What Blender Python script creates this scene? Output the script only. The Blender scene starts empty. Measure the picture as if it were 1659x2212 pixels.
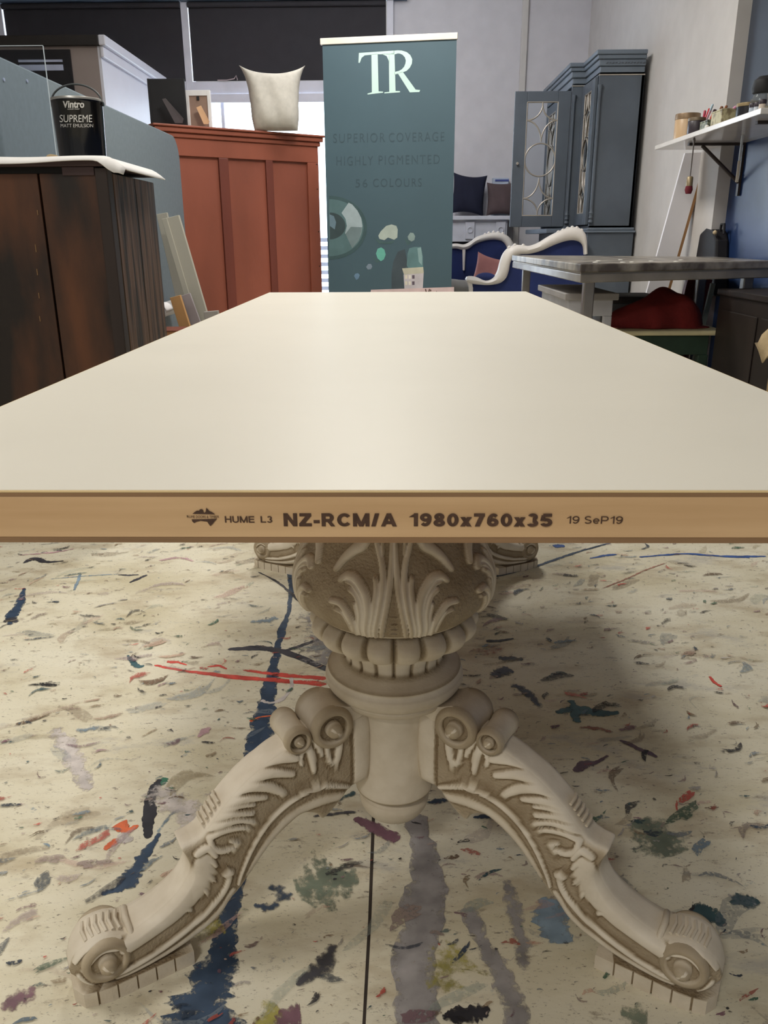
import bpy, bmesh, math, random
import numpy as np
from mathutils import Matrix, Vector

S = bpy.context.scene
COL = S.collection
R = math.radians

# ------------------------------------------------------------------ camera
FPX, PITCH, YAW, ROLL = 1738.64, .327879, .0171754, -.00485592
CAM = np.array([0., -.485, .901])
_fw = np.array([-math.sin(YAW)*math.cos(PITCH), math.cos(YAW)*math.cos(PITCH), -math.sin(PITCH)])
_r = np.array([math.cos(YAW), math.sin(YAW), 0.])
_u = np.cross(_r, _fw)
_rt = math.cos(ROLL)*_r + math.sin(ROLL)*_u
_up = -math.sin(ROLL)*_r + math.cos(ROLL)*_u
cd = bpy.data.cameras.new('camera')
cam = bpy.data.objects.new('camera', cd)
COL.objects.link(cam)
cd.sensor_fit = 'VERTICAL'
cd.sensor_height = 24.0
cd.lens = FPX/2212*24.0
cd.clip_start = .02
cam.matrix_world = Matrix(((_rt[0], _up[0], -_fw[0], CAM[0]), (_rt[1], _up[1], -_fw[1], CAM[1]),
                           (_rt[2], _up[2], -_fw[2], CAM[2]), (0, 0, 0, 1)))
S.camera = cam

# ------------------------------------------------------------------ light
S.view_settings.view_transform = 'Standard'
S.view_settings.look = 'None'
S.view_settings.exposure = -0.05
S.view_settings.gamma = 1.0
S.view_settings.use_curve_mapping = False
try:
    S.cycles.use_denoising = True
    S.cycles.max_bounces = 8
    S.cycles.sample_clamp_indirect = 4.0
except Exception:
    pass
w = bpy.data.worlds.new('world')
S.world = w
w.use_nodes = True
w.node_tree.nodes['Background'].inputs[0].default_value = (1, .97, .93, 1)
w.node_tree.nodes['Background'].inputs[1].default_value = .40


def area(name, loc, rot, size, power, color, sy=None):
    l = bpy.data.lights.new(name, 'AREA')
    l.energy = power
    l.color = color
    l.size = size
    if sy:
        l.shape = 'RECTANGLE'
        l.size_y = sy
    o = bpy.data.objects.new(name, l)
    COL.objects.link(o)
    o.location = loc
    o.rotation_euler = rot
    return o


area('ceiling_or_fill_lamp', (-.18, 3.95, 2.95), (0, 0, 0), .55, 54, (1, .96, .89))
area('ceiling_or_fill_lamp', (-.20, 2.05, 2.95), (0, 0, 0), .55, 28, (1, .96, .89))
area('ceiling_or_fill_lamp', (-1.50, .60, 2.60), (0, 0, 0), .6, 22, (1, .96, .89))
area('ceiling_or_fill_lamp', (-1.0, -2.2, 2.9), (0, 0, 0), .6, 46, (1, .96, .89))  # fill added behind the camera for the table edge and legs
area('back_wall_fill', (-.3, 5.3, 3.2), (R(62), 0, 0), 1.2, 40, (.93, .95, 1))  # unseen fill added to brighten the back wall
area('daylight', (-2.0, 9.3, 1.55), (R(-90), 0, 0), 5.6, 560, (.80, .90, 1), 3.4)

# ------------------------------------------------------------------ helpers
MATS = {}


def ray(x, y):
    return _fw + _rt*(x-829.5)/FPX + _up*(1106-y)/FPX


def atY(x, y, Y):
    d = ray(x, y)
    p = CAM + d*(Y-CAM[1])/d[1]
    return (p[0], p[1], p[2])


def atZ(x, y, Z):
    d = ray(x, y)
    p = CAM + d*(Z-CAM[2])/d[2]
    return (p[0], p[1], p[2])


def atX(x, y, X):
    d = ray(x, y)
    p = CAM + d*(X-CAM[0])/d[0]
    return (p[0], p[1], p[2])


def hit(x, y, p0, n):
    d = ray(x, y)
    n = np.array(n)
    t = ((np.array(p0)-CAM) @ n)/(d @ n)
    return CAM + d*t


def lin(c):
    return tuple(((v/255)/12.92 if v/255 <= .04045 else ((v/255+.055)/1.055)**2.4) for v in c[:3]) + (1,)


def mat(name, rgb, rough=.5, metal=0., spec=.5, var=.06, scale=8., bump=0., bscale=60., stretch=(1, 1, 1),
        alpha=1., trans=0., emit=None, ior=1.45, dark=None, thr=(.45, .62)):
    """plain paint / cloth / wood: base colour broken up by stretched noise, optional second tone and bump"""
    if name in MATS:
        return MATS[name]
    m = bpy.data.materials.new(name)
    m.use_nodes = True
    N, L = m.node_tree.nodes, m.node_tree.links
    b = N['Principled BSDF']
    base = lin(rgb)
    b.inputs['Roughness'].default_value = rough
    b.inputs['Metallic'].default_value = metal
    b.inputs['Specular IOR Level'].default_value = spec
    b.inputs['IOR'].default_value = ior
    tc = N.new('ShaderNodeTexCoord')
    mp = N.new('ShaderNodeMapping')
    mp.inputs['Scale'].default_value = stretch
    L.new(tc.outputs['Object'], mp.inputs['Vector'])
    nz = N.new('ShaderNodeTexNoise')
    nz.inputs['Scale'].default_value = scale
    nz.inputs['Detail'].default_value = 6
    L.new(mp.outputs[0], nz.inputs['Vector'])
    cr = N.new('ShaderNodeValToRGB')
    if dark is None:
        cr.color_ramp.elements[0].position = .3
        cr.color_ramp.elements[1].position = .7
        cr.color_ramp.elements[0].color = tuple(max(0, c*(1-var*2)) for c in base[:3]) + (1,)
        cr.color_ramp.elements[1].color = tuple(min(1, c*(1+var*2)) for c in base[:3]) + (1,)
    else:
        cr.color_ramp.elements[0].position = thr[0]
        cr.color_ramp.elements[1].position = thr[1]
        cr.color_ramp.elements[0].color = lin(dark)
        cr.color_ramp.elements[1].color = base
    L.new(nz.outputs['Fac'], cr.inputs[0])
    L.new(cr.outputs[0], b.inputs['Base Color'])
    if bump:
        n2 = N.new('ShaderNodeTexNoise')
        n2.inputs['Scale'].default_value = bscale
        n2.inputs['Detail'].default_value = 4
        L.new(mp.outputs[0], n2.inputs['Vector'])
        bp = N.new('ShaderNodeBump')
        bp.inputs['Strength'].default_value = bump
        bp.inputs['Distance'].default_value = .01
        L.new(n2.outputs['Fac'], bp.inputs['Height'])
        L.new(bp.outputs[0], b.inputs['Normal'])
    if alpha < 1:
        b.inputs['Alpha'].default_value = alpha
    if trans:
        b.inputs['Transmission Weight'].default_value = trans
    if emit:
        b.inputs['Emission Color'].default_value = lin(emit[0])
        b.inputs['Emission Strength'].default_value = emit[1]
    MATS[name] = m
    return m


class MB:
    def __init__(s):
        s.v, s.f, s.mi = [], [], []

    def add(s, vs, fs, mi=0):
        o = len(s.v)
        s.v += [tuple(float(c) for c in v) for v in vs]
        s.f += [tuple(i+o for i in f) for f in fs]
        s.mi += [mi]*len(fs)
        return s

    def box(s, a, b, mi=0, M=None):
        x0, y0, z0 = a
        x1, y1, z1 = b
        vs = [(x0, y0, z0), (x1, y0, z0), (x1, y1, z0), (x0, y1, z0), (x0, y0, z1), (x1, y0, z1), (x1, y1, z1), (x0, y1, z1)]
        if M is not None:
            vs = [M @ Vector(v) for v in vs]
        return s.add(vs, [(0, 3, 2, 1), (4, 5, 6, 7), (0, 1, 5, 4), (1, 2, 6, 5), (2, 3, 7, 6), (3, 0, 4, 7)], mi)

    def prism(s, pts, off, mi=0):
        """closed outline (3D points) pushed along off"""
        n = len(pts)
        p = [Vector(q) for q in pts]
        o = Vector(off)
        vs = p + [q+o for q in p]
        nn = Vector((0, 0, 0))
        for i in range(n):
            nn += p[i].cross(p[(i+1) % n])
        fs = [tuple(range(n)), tuple(range(2*n-1, n-1, -1))]
        for i in range(n):
            j = (i+1) % n
            fs.append((i, i+n, j+n, j))
        if nn.dot(o) > 0:
            fs = [tuple(reversed(f)) for f in fs]
        return s.add(vs, fs, mi)

    def poly(s, pts, mi=0):
        return s.add(pts, [tuple(range(len(pts)))], mi)

    def tube(s, pts, r, n=10, mi=0, cap=True):
        p = [Vector(q) for q in pts]
        rs = r if isinstance(r, (list, tuple)) else [r]*len(p)
        vs, fs = [], []
        t0 = (p[1]-p[0]).normalized()
        a = t0.orthogonal().normalized()
        for i, q in enumerate(p):
            t = (p[min(i+1, len(p)-1)]-p[max(i-1, 0)]).normalized()
            a = (a - t*a.dot(t)).normalized()
            bb = t.cross(a)
            for k in range(n):
                th = 2*math.pi*k/n
                vs.append(q + (a*math.cos(th)+bb*math.sin(th))*rs[i])
        for i in range(len(p)-1):
            for k in range(n):
                k2 = (k+1) % n
                fs.append((i*n+k, i*n+k2, (i+1)*n+k2, (i+1)*n+k))
        if cap:
            fs.append(tuple(range(n-1, -1, -1)))
            fs.append(tuple((len(p)-1)*n+k for k in range(n)))
        return s.add(vs, fs, mi)

    def lathe(s, prof, n=32, M=None, mi=0):
        vs, fs = [], []
        for (r, z) in prof:
            for k in range(n):
                th = 2*math.pi*k/n
                v = Vector((max(r, 1e-5)*math.cos(th), max(r, 1e-5)*math.sin(th), z))
                vs.append(M @ v if M is not None else v)
        for i in range(len(prof)-1):
            for k in range(n):
                k2 = (k+1) % n
                fs.append((i*n+k, i*n+k2, (i+1)*n+k2, (i+1)*n+k))
        fs.append(tuple(range(n-1, -1, -1)))
        fs.append(tuple((len(prof)-1)*n+k for k in range(n)))
        return s.add(vs, fs, mi)

    def grid(s, A, closeu=False, closev=False, mi=0):
        nu, nv = len(A), len(A[0])
        vs = [tuple(A[i][j]) for i in range(nu) for j in range(nv)]
        fs = []
        for i in range(nu if closeu else nu-1):
            i2 = (i+1) % nu
            for j in range(nv if closev else nv-1):
                j2 = (j+1) % nv
                fs.append((i*nv+j, i2*nv+j, i2*nv+j2, i*nv+j2))
        return s.add(vs, fs, mi)

    def build(s, name, mats, parent=None, local=False, smooth=None, bevel=0., merge=False, sub=0, solid=0.):
        me = bpy.data.meshes.new(name)
        me.from_pydata(s.v, [], s.f)
        if merge:
            bm = bmesh.new()
            bm.from_mesh(me)
            bmesh.ops.remove_doubles(bm, verts=bm.verts, dist=1e-5)
            bmesh.ops.recalc_face_normals(bm, faces=bm.faces)
            bm.to_mesh(me)
            bm.free()
        elif len(me.polygons) == len(s.mi):
            me.polygons.foreach_set('material_index', s.mi)
        for m in (mats if isinstance(mats, (list, tuple)) else [mats]):
            me.materials.append(m)
        me.update()
        if smooth is not None:
            me.polygons.foreach_set('use_smooth', [True]*len(me.polygons))
            if smooth < 180:
                me.set_sharp_from_angle(angle=R(smooth))
        o = bpy.data.objects.new(name, me)
        COL.objects.link(o)
        if parent is not None:
            o.parent = parent
            if not local and parent.type == 'EMPTY':
                o.matrix_parent_inverse = parent.matrix_basis.inverted()
        if solid:
            md = o.modifiers.new('solid', 'SOLIDIFY')
            md.thickness = solid
        if bevel:
            md = o.modifiers.new('bevel', 'BEVEL')
            md.width = bevel
            md.segments = 2
            md.limit_method = 'ANGLE'
            md.angle_limit = R(40)
        if sub:
            md = o.modifiers.new('sub', 'SUBSURF')
            md.levels = md.render_levels = sub
        return o


def tag(o, label=None, cat=None, group=None, kind=None):
    if label:
        o['label'] = label
    if cat:
        o['category'] = cat
    if group:
        o['group'] = group
    if kind:
        o['kind'] = kind
    return o


def thing(name, label, cat, loc=(0, 0, 0), rz=0., group=None):
    o = bpy.data.objects.new(name, None)
    COL.objects.link(o)
    o.empty_display_size = .1
    o.matrix_basis = Matrix.Translation(loc) @ Matrix.Rotation(rz, 4, 'Z')
    return tag(o, label, cat, group)


def bez(pts, n=8, closed=False):
    """Catmull-Rom through points"""
    P = [np.array(p, float) for p in pts]
    out = []
    m = len(P)
    for i in range(m if closed else m-1):
        p1, p2 = P[i], P[(i+1) % m]
        p0 = P[i-1] if (i > 0 or closed) else p1
        p3 = P[(i+2) % m] if (i+2 < m or closed) else p2
        for k in range(n):
            t = k/n
            out.append(.5*((2*p1)+(-p0+p2)*t+(2*p0-5*p1+4*p2-p3)*t*t+(-p0+3*p1-3*p2+p3)*t**3))
    if not closed:
        out.append(P[-1])
    return out


_txt = {}


def text2d(body, bold=0., spacing=1.):
    """outline font turned into triangles in the unit box"""
    key = (body, bold, spacing)
    if key not in _txt:
        c = bpy.data.curves.new('lettering', 'FONT')
        c.body = body
        c.offset = bold
        c.space_character = spacing
        c.resolution_u = 6
        o = bpy.data.objects.new('lettering', c)
        COL.objects.link(o)
        bpy.context.view_layer.update()
        dg = bpy.context.evaluated_depsgraph_get()
        me = bpy.data.meshes.new_from_object(o.evaluated_get(dg))
        v = np.array([x.co[:2] for x in me.vertices])
        f = [tuple(p.vertices) for p in me.polygons]
        bpy.data.objects.remove(o)
        bpy.data.meshes.remove(me)
        mn, mx = v.min(0), v.max(0)
        _txt[key] = ((v-mn)/(mx-mn), f)
    return _txt[key]


def add_text(mb, body, fn, bold=0., spacing=1., mi=0):
    """fn maps (u, v) in the text's unit box to 3D"""
    v, f = text2d(body, bold, spacing)
    mb.add([fn(a, b) for a, b in v], f, mi)


# ------------------------------------------------------------------ materials
M_wall = mat('wall_paint_grey_white', (205, 203, 208), .8, var=.02)
M_wallw = mat('wall_paint_white', (200, 196, 193), .8, var=.02)
M_blue = mat('wall_blue_reflection', (40, 60, 102), .25, spec=.3, var=.15, scale=2.5, bump=.15, bscale=3)  # lower right wall: the window's reflection is put into the colour
M_ceil = mat('ceiling_white', (225, 223, 218), .9)
M_frame = mat('window_frame_white', (212, 212, 222), .5, var=.03)
M_beam = mat('beam_blue_grey', (92, 108, 128), .6)
M_blind = mat('roller_blind_charcoal', (52, 50, 54), .85, var=.04)
M_white = mat('white_melamine', (232, 227, 214), .42, spec=.35, var=.008, scale=5)
M_film = mat('pale_lipping', (226, 200, 150), .6)
M_hard = mat('hardboard_brown', (150, 118, 86), .75, var=.06, stretch=(1, 20, 20))
M_pine = mat('radiata_pine_edge', (224, 188, 144), .6, var=.05, scale=5, stretch=(1, 1, 14), dark=(206, 168, 124), thr=(.3, .7))
M_ink = mat('print_ink_brown', (84, 62, 50), .8, var=.12, scale=200)
M_ivory = None


def antique_material():
    m = bpy.data.materials.new('antiqued_ivory_paint')
    m.use_nodes = True
    N, L = m.node_tree.nodes, m.node_tree.links
    b = N['Principled BSDF']
    b.inputs['Roughness'].default_value = .55
    b.inputs['Specular IOR Level'].default_value = .3
    at = N.new('ShaderNodeAttribute')
    at.attribute_name = 'glaze'
    tc = N.new('ShaderNodeTexCoord')
    nz = N.new('ShaderNodeTexNoise')
    nz.inputs['Scale'].default_value = 28
    nz.inputs['Detail'].default_value = 8
    L.new(tc.outputs['Object'], nz.inputs['Vector'])
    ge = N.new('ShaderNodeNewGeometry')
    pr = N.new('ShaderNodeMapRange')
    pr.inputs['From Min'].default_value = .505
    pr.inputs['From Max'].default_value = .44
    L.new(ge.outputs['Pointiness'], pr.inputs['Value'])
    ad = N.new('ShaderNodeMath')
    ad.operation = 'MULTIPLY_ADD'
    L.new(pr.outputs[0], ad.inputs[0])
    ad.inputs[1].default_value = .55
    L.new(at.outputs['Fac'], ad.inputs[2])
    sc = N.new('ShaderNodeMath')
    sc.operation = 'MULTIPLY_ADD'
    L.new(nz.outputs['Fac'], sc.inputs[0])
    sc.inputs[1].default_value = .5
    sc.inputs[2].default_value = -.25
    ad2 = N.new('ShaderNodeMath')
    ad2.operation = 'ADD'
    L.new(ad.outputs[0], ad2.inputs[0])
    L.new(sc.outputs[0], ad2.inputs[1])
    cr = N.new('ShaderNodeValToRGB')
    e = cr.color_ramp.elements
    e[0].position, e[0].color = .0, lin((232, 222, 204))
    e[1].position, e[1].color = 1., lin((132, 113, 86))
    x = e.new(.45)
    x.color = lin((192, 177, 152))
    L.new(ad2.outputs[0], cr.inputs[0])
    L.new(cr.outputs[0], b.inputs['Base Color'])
    vo = N.new('ShaderNodeTexNoise')
    vo.inputs['Scale'].default_value = 260
    L.new(tc.outputs['Object'], vo.inputs['Vector'])
    mu = N.new('ShaderNodeMath')
    mu.operation = 'MULTIPLY'
    L.new(vo.outputs['Fac'], mu.inputs[0])
    L.new(at.outputs['Fac'], mu.inputs[1])
    bp = N.new('ShaderNodeBump')
    bp.inputs['Strength'].default_value = .7
    bp.inputs['Distance'].default_value = .004
    L.new(mu.outputs[0], bp.inputs['Height'])
    L.new(bp.outputs[0], b.inputs['Normal'])
    return m


M_ivory = antique_material()


def floor_material():
    m = bpy.data.materials.new('paint_spattered_cream_floor')
    m.use_nodes = True
    N, L = m.node_tree.nodes, m.node_tree.links
    b = N['Principled BSDF']
    b.inputs['Roughness'].default_value = .5
    b.inputs['Specular IOR Level'].default_value = .3
    tc = N.new('ShaderNodeTexCoord')
    mp = N.new('ShaderNodeMapping')
    mp.inputs['Rotation'].default_value = (0, 0, R(-24))
    mp.inputs['Scale'].default_value = (1, 2.2, 1)
    L.new(tc.outputs['Object'], mp.inputs['Vector'])

    def noise(scale, detail=6, src=mp, rough=.6):
        n = N.new('ShaderNodeTexNoise')
        n.inputs['Scale'].default_value = scale
        n.inputs['Detail'].default_value = detail
        n.inputs['Roughness'].default_value = rough
        L.new(src.outputs[0] if src is mp else src.outputs['Object'], n.inputs['Vector'])
        return n.outputs['Fac']

    def ramp(src, stops):
        c = N.new('ShaderNodeValToRGB')
        e = c.color_ramp.elements
        e[0].position, e[0].color = stops[0]
        e[1].position, e[1].color = stops[-1]
        for p, q in stops[1:-1]:
            k = e.new(p)
            k.color = q
        L.new(src, c.inputs[0])
        return c.outputs[0]

    def mix(fac, a, bcol):
        x = N.new('ShaderNodeMix')
        x.data_type = 'RGBA'
        if isinstance(fac, float):
            x.inputs[0].default_value = fac
        else:
            L.new(fac, x.inputs[0])
        for sock, val in ((x.inputs[6], a), (x.inputs[7], bcol)):
            if isinstance(val, tuple):
                sock.default_value = val
            else:
                L.new(val, sock)
        return x.outputs[2]

    base = ramp(noise(2.2), [(.3, lin((204, 194, 164))), (.5, lin((226, 219, 196))), (.7, lin((234, 229, 210)))])
    # grimy patches, worn smears, grey scuffs
    k = (1, 1, 1, 1)
    z = (0, 0, 0, 1)
    base = mix(ramp(noise(5.5, 8), [(.52, z), (.72, (.7, .7, .7, 1))]), base, lin((170, 150, 118)))
    base = mix(ramp(noise(3.1, 9, rough=.7), [(.58, z), (.66, (.5, .5, .5, 1))]), base, lin((172, 170, 168)))
    base = mix(ramp(noise(16, 9, rough=.75), [(.59, z), (.67, (.7, .7, .7, 1))]), base, lin((132, 116, 96)))
    base = mix(ramp(noise(55, 5, rough=.7), [(.61, z), (.67, (.75, .75, .75, 1))]), base, lin((104, 92, 84)))
    base = mix(ramp(noise(120, 4, rough=.7), [(.60, z), (.68, (.6, .6, .6, 1))]), base, lin((120, 106, 92)))
    base = mix(ramp(noise(26, 9, tc, .8), [(.60, z), (.66, (.55, .55, .55, 1))]), base, lin((146, 136, 130)))
    base = mix(ramp(noise(11, 9, tc, .75), [(.64, z), (.69, (.65, .65, .65, 1))]), base, lin((120, 138, 150)))
    base = mix(ramp(noise(9, 9, tc, .8), [(.30, (.5, .5, .5, 1)), (.35, z)]), base, lin((190, 150, 148)))
    L.new(base, b.inputs['Base Color'])
    bp = N.new('ShaderNodeBump')
    bp.inputs['Strength'].default_value = .12
    bp.inputs['Distance'].default_value = .004
    L.new(noise(40, 8), bp.inputs['Height'])
    L.new(bp.outputs[0], b.inputs['Normal'])
    return m


def stain_material(name, rgb, cover=.5):
    """dried brushed paint: broken, dry-brush coverage"""
    if name in MATS:
        return MATS[name]
    m = bpy.data.materials.new(name)
    m.use_nodes = True
    N, L = m.node_tree.nodes, m.node_tree.links
    b = N['Principled BSDF']
    b.inputs['Roughness'].default_value = .5
    tc = N.new('ShaderNodeTexCoord')
    nz = N.new('ShaderNodeTexNoise')
    nz.inputs['Scale'].default_value = 70
    nz.inputs['Detail'].default_value = 9
    nz.inputs['Roughness'].default_value = .75
    L.new(tc.outputs['Object'], nz.inputs['Vector'])
    cr = N.new('ShaderNodeValToRGB')
    at = N.new('ShaderNodeAttribute')
    at.attribute_name = 'edge'
    ma = N.new('ShaderNodeMath')
    ma.operation = 'MULTIPLY_ADD'
    L.new(at.outputs['Fac'], ma.inputs[0])
    ma.inputs[1].default_value = -.22
    L.new(nz.outputs['Fac'], ma.inputs[2])
    c0 = .86-cover
    cr.color_ramp.elements[0].position = max(.0, c0-.07)
    cr.color_ramp.elements[0].color = (0, 0, 0, 1)
    cr.color_ramp.elements[1].position = c0+.10
    q = min(1., .2+1.25*cover)
    cr.color_ramp.elements[1].color = (q, q, q, 1)
    L.new(ma.outputs[0], cr.inputs[0])
    L.new(cr.outputs[0], b.inputs['Alpha'])
    n2 = N.new('ShaderNodeTexNoise')
    n2.inputs['Scale'].default_value = 25
    n2.inputs['Detail'].default_value = 6
    L.new(tc.outputs['Object'], n2.inputs['Vector'])
    c2 = N.new('ShaderNodeValToRGB')
    bs = lin(rgb)
    c2.color_ramp.elements[0].position = .3
    c2.color_ramp.elements[1].position = .75
    c2.color_ramp.elements[0].color = tuple(c*.75 for c in bs[:3])+(1,)
    c2.color_ramp.elements[1].color = tuple(min(1, c*1.5+.02) for c in bs[:3])+(1,)
    L.new(n2.outputs['Fac'], c2.inputs[0])
    L.new(c2.outputs[0], b.inputs['Base Color'])
    MATS[name] = m
    return m


# ------------------------------------------------------------------ room
YB = 7.65
WX0, WX1 = -3.55, -.035          # the shop window
fl = MB()
fl.add([(-4.7, -3, 0), (1.9, -3, 0), (1.9, YB+.1, 0), (-4.7, YB+.1, 0), (-4.7, -3, -.1), (1.9, -3, -.1), (1.9, YB+.1, -.1), (-4.7, YB+.1, -.1)],
       [(0, 1, 2, 3), (7, 6, 5, 4), (0, 4, 5, 1), (1, 5, 6, 2), (2, 6, 7, 3), (3, 7, 4, 0)])
floor = tag(fl.build('floor', floor_material()), kind='structure')
b = MB()
b.box((-4.7, YB, 0), (WX0, YB+.15, 3.4))
b.box((WX1, YB, 0), (1.9, YB+.15, 3.4))
b.box((WX0, YB, 0), (WX1, YB+.15, .28))
b.box((WX0, YB, 2.95), (WX1, YB+.15, 3.4))
tag(b.build('wall_back', M_wall), kind='structure')
b = MB()
b.box((1.70, 4.16, 0), (1.77, YB, 3.4), 0)
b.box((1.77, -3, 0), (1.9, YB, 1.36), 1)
b.box((1.77, -3, 1.36), (1.9, YB, 3.4), 2)
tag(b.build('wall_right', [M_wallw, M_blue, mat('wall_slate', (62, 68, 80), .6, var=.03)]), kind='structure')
tag(MB().box((-4.8, -3, 0), (-4.7, YB+.1, 3.4)).build('wall_left', M_wall), kind='structure')
tag(MB().box((-4.8, -3, 3.4), (1.9, YB+.15, 3.5)).build('ceiling', M_ceil), kind='structure')
tag(MB().box((1.095, YB-.035, 0), (1.15, YB, 3.4)).build('trim_1', M_wallw, bevel=.006), kind='structure')
tag(MB().box((-4.7, YB-.12, 2.87), (WX1+.12, YB, 3.08)).build('trim_2', M_beam, bevel=.006), kind='structure')
win = MB()
win.box((WX0, YB-.05, 2.14), (WX1, YB+.12, 2.245))
win.box((WX0, YB-.03, .28), (WX1, YB+.12, .36))
for x in (WX0, -1.905, WX1-.06):
    win.box((x, YB-.056, .361), (x+.06, YB+.09, 2.868))
win.box((-1.62, YB+.02, .36), (-1.59, YB+.06, 2.14))
window = tag(win.build('window_1', M_frame, bevel=.004), kind='structure')
gl = MB()
gl.box((WX0+.06, YB+.045, .36), (WX1-.06, YB+.05, 2.14))
m = mat('window_glass', (240, 246, 250), .02, trans=1., ior=1.02, var=0)
gl.build('pane', m, window)
# charcoal blinds over the transom lights, white one wound up below
for k, (x0, x1) in enumerate(((WX0+.07, -1.91), (-1.84, WX1-.065))):
    t = thing('roller_blind', ['charcoal roller blind over the upper window, left of the white mullion',
                               'charcoal roller blind over the upper window, right of the white mullion'][k], 'blind',
              ((x0+x1)/2, YB-.03, 2.25), group='charcoal blinds')
    MB().box((x0, YB-.034, 2.25), (x1, YB-.030, 2.87)).build('blind_fabric', M_blind, t)
    MB().tube([(x0, YB-.055, 2.845), (x1, YB-.055, 2.845)], .022, 14).build('roller', M_blind, t, smooth=50)
t = thing('roller_blind', 'white roller blind wound up over the lower bright window', 'blind', (-1., YB-.07, 2.08))
MB().box((WX0+.07, YB-.066, 2.075), (WX1-.07, YB-.062, 2.14)).build('blind_fabric', M_frame, t)
MB().box((WX0+.07, YB-.07, 2.07), (WX1-.07, YB-.058, 2.082)).build('bottom_bar', M_frame, t)
c = MB()
pts = [atY(x, y, YB-.075) for x, y in ((470, 176), (490, 173), (506, 170), (510, 163), (513, 172), (512, 176))]
c.tube([(p[0], p[1], max(p[2], 2.25)) for p in pts], .004, 6)
tag(c.build('cord', mat('cord_pale', (200, 180, 185), .6), smooth=60), 'thin pale cord looped on the white window rail', 'cord')
# slatted fence across the street side, seen through the gap beside the banner
f = thing('slatted_fence', 'white slatted fence outside the window, seen beside the banner', 'fence', (-1.6, 8.6, 0))
for i in range(10):
    MB().box((-4, 8.58, .12+i*.083), (.3, 8.60, .12+i*.083+.040)).build('slat', M_frame, f)
for x in (-3.6, -2.2, -.3):
    MB().box((x, 8.60, 0), (x+.05, 8.64, .93)).build('post', M_frame, f)

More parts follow.
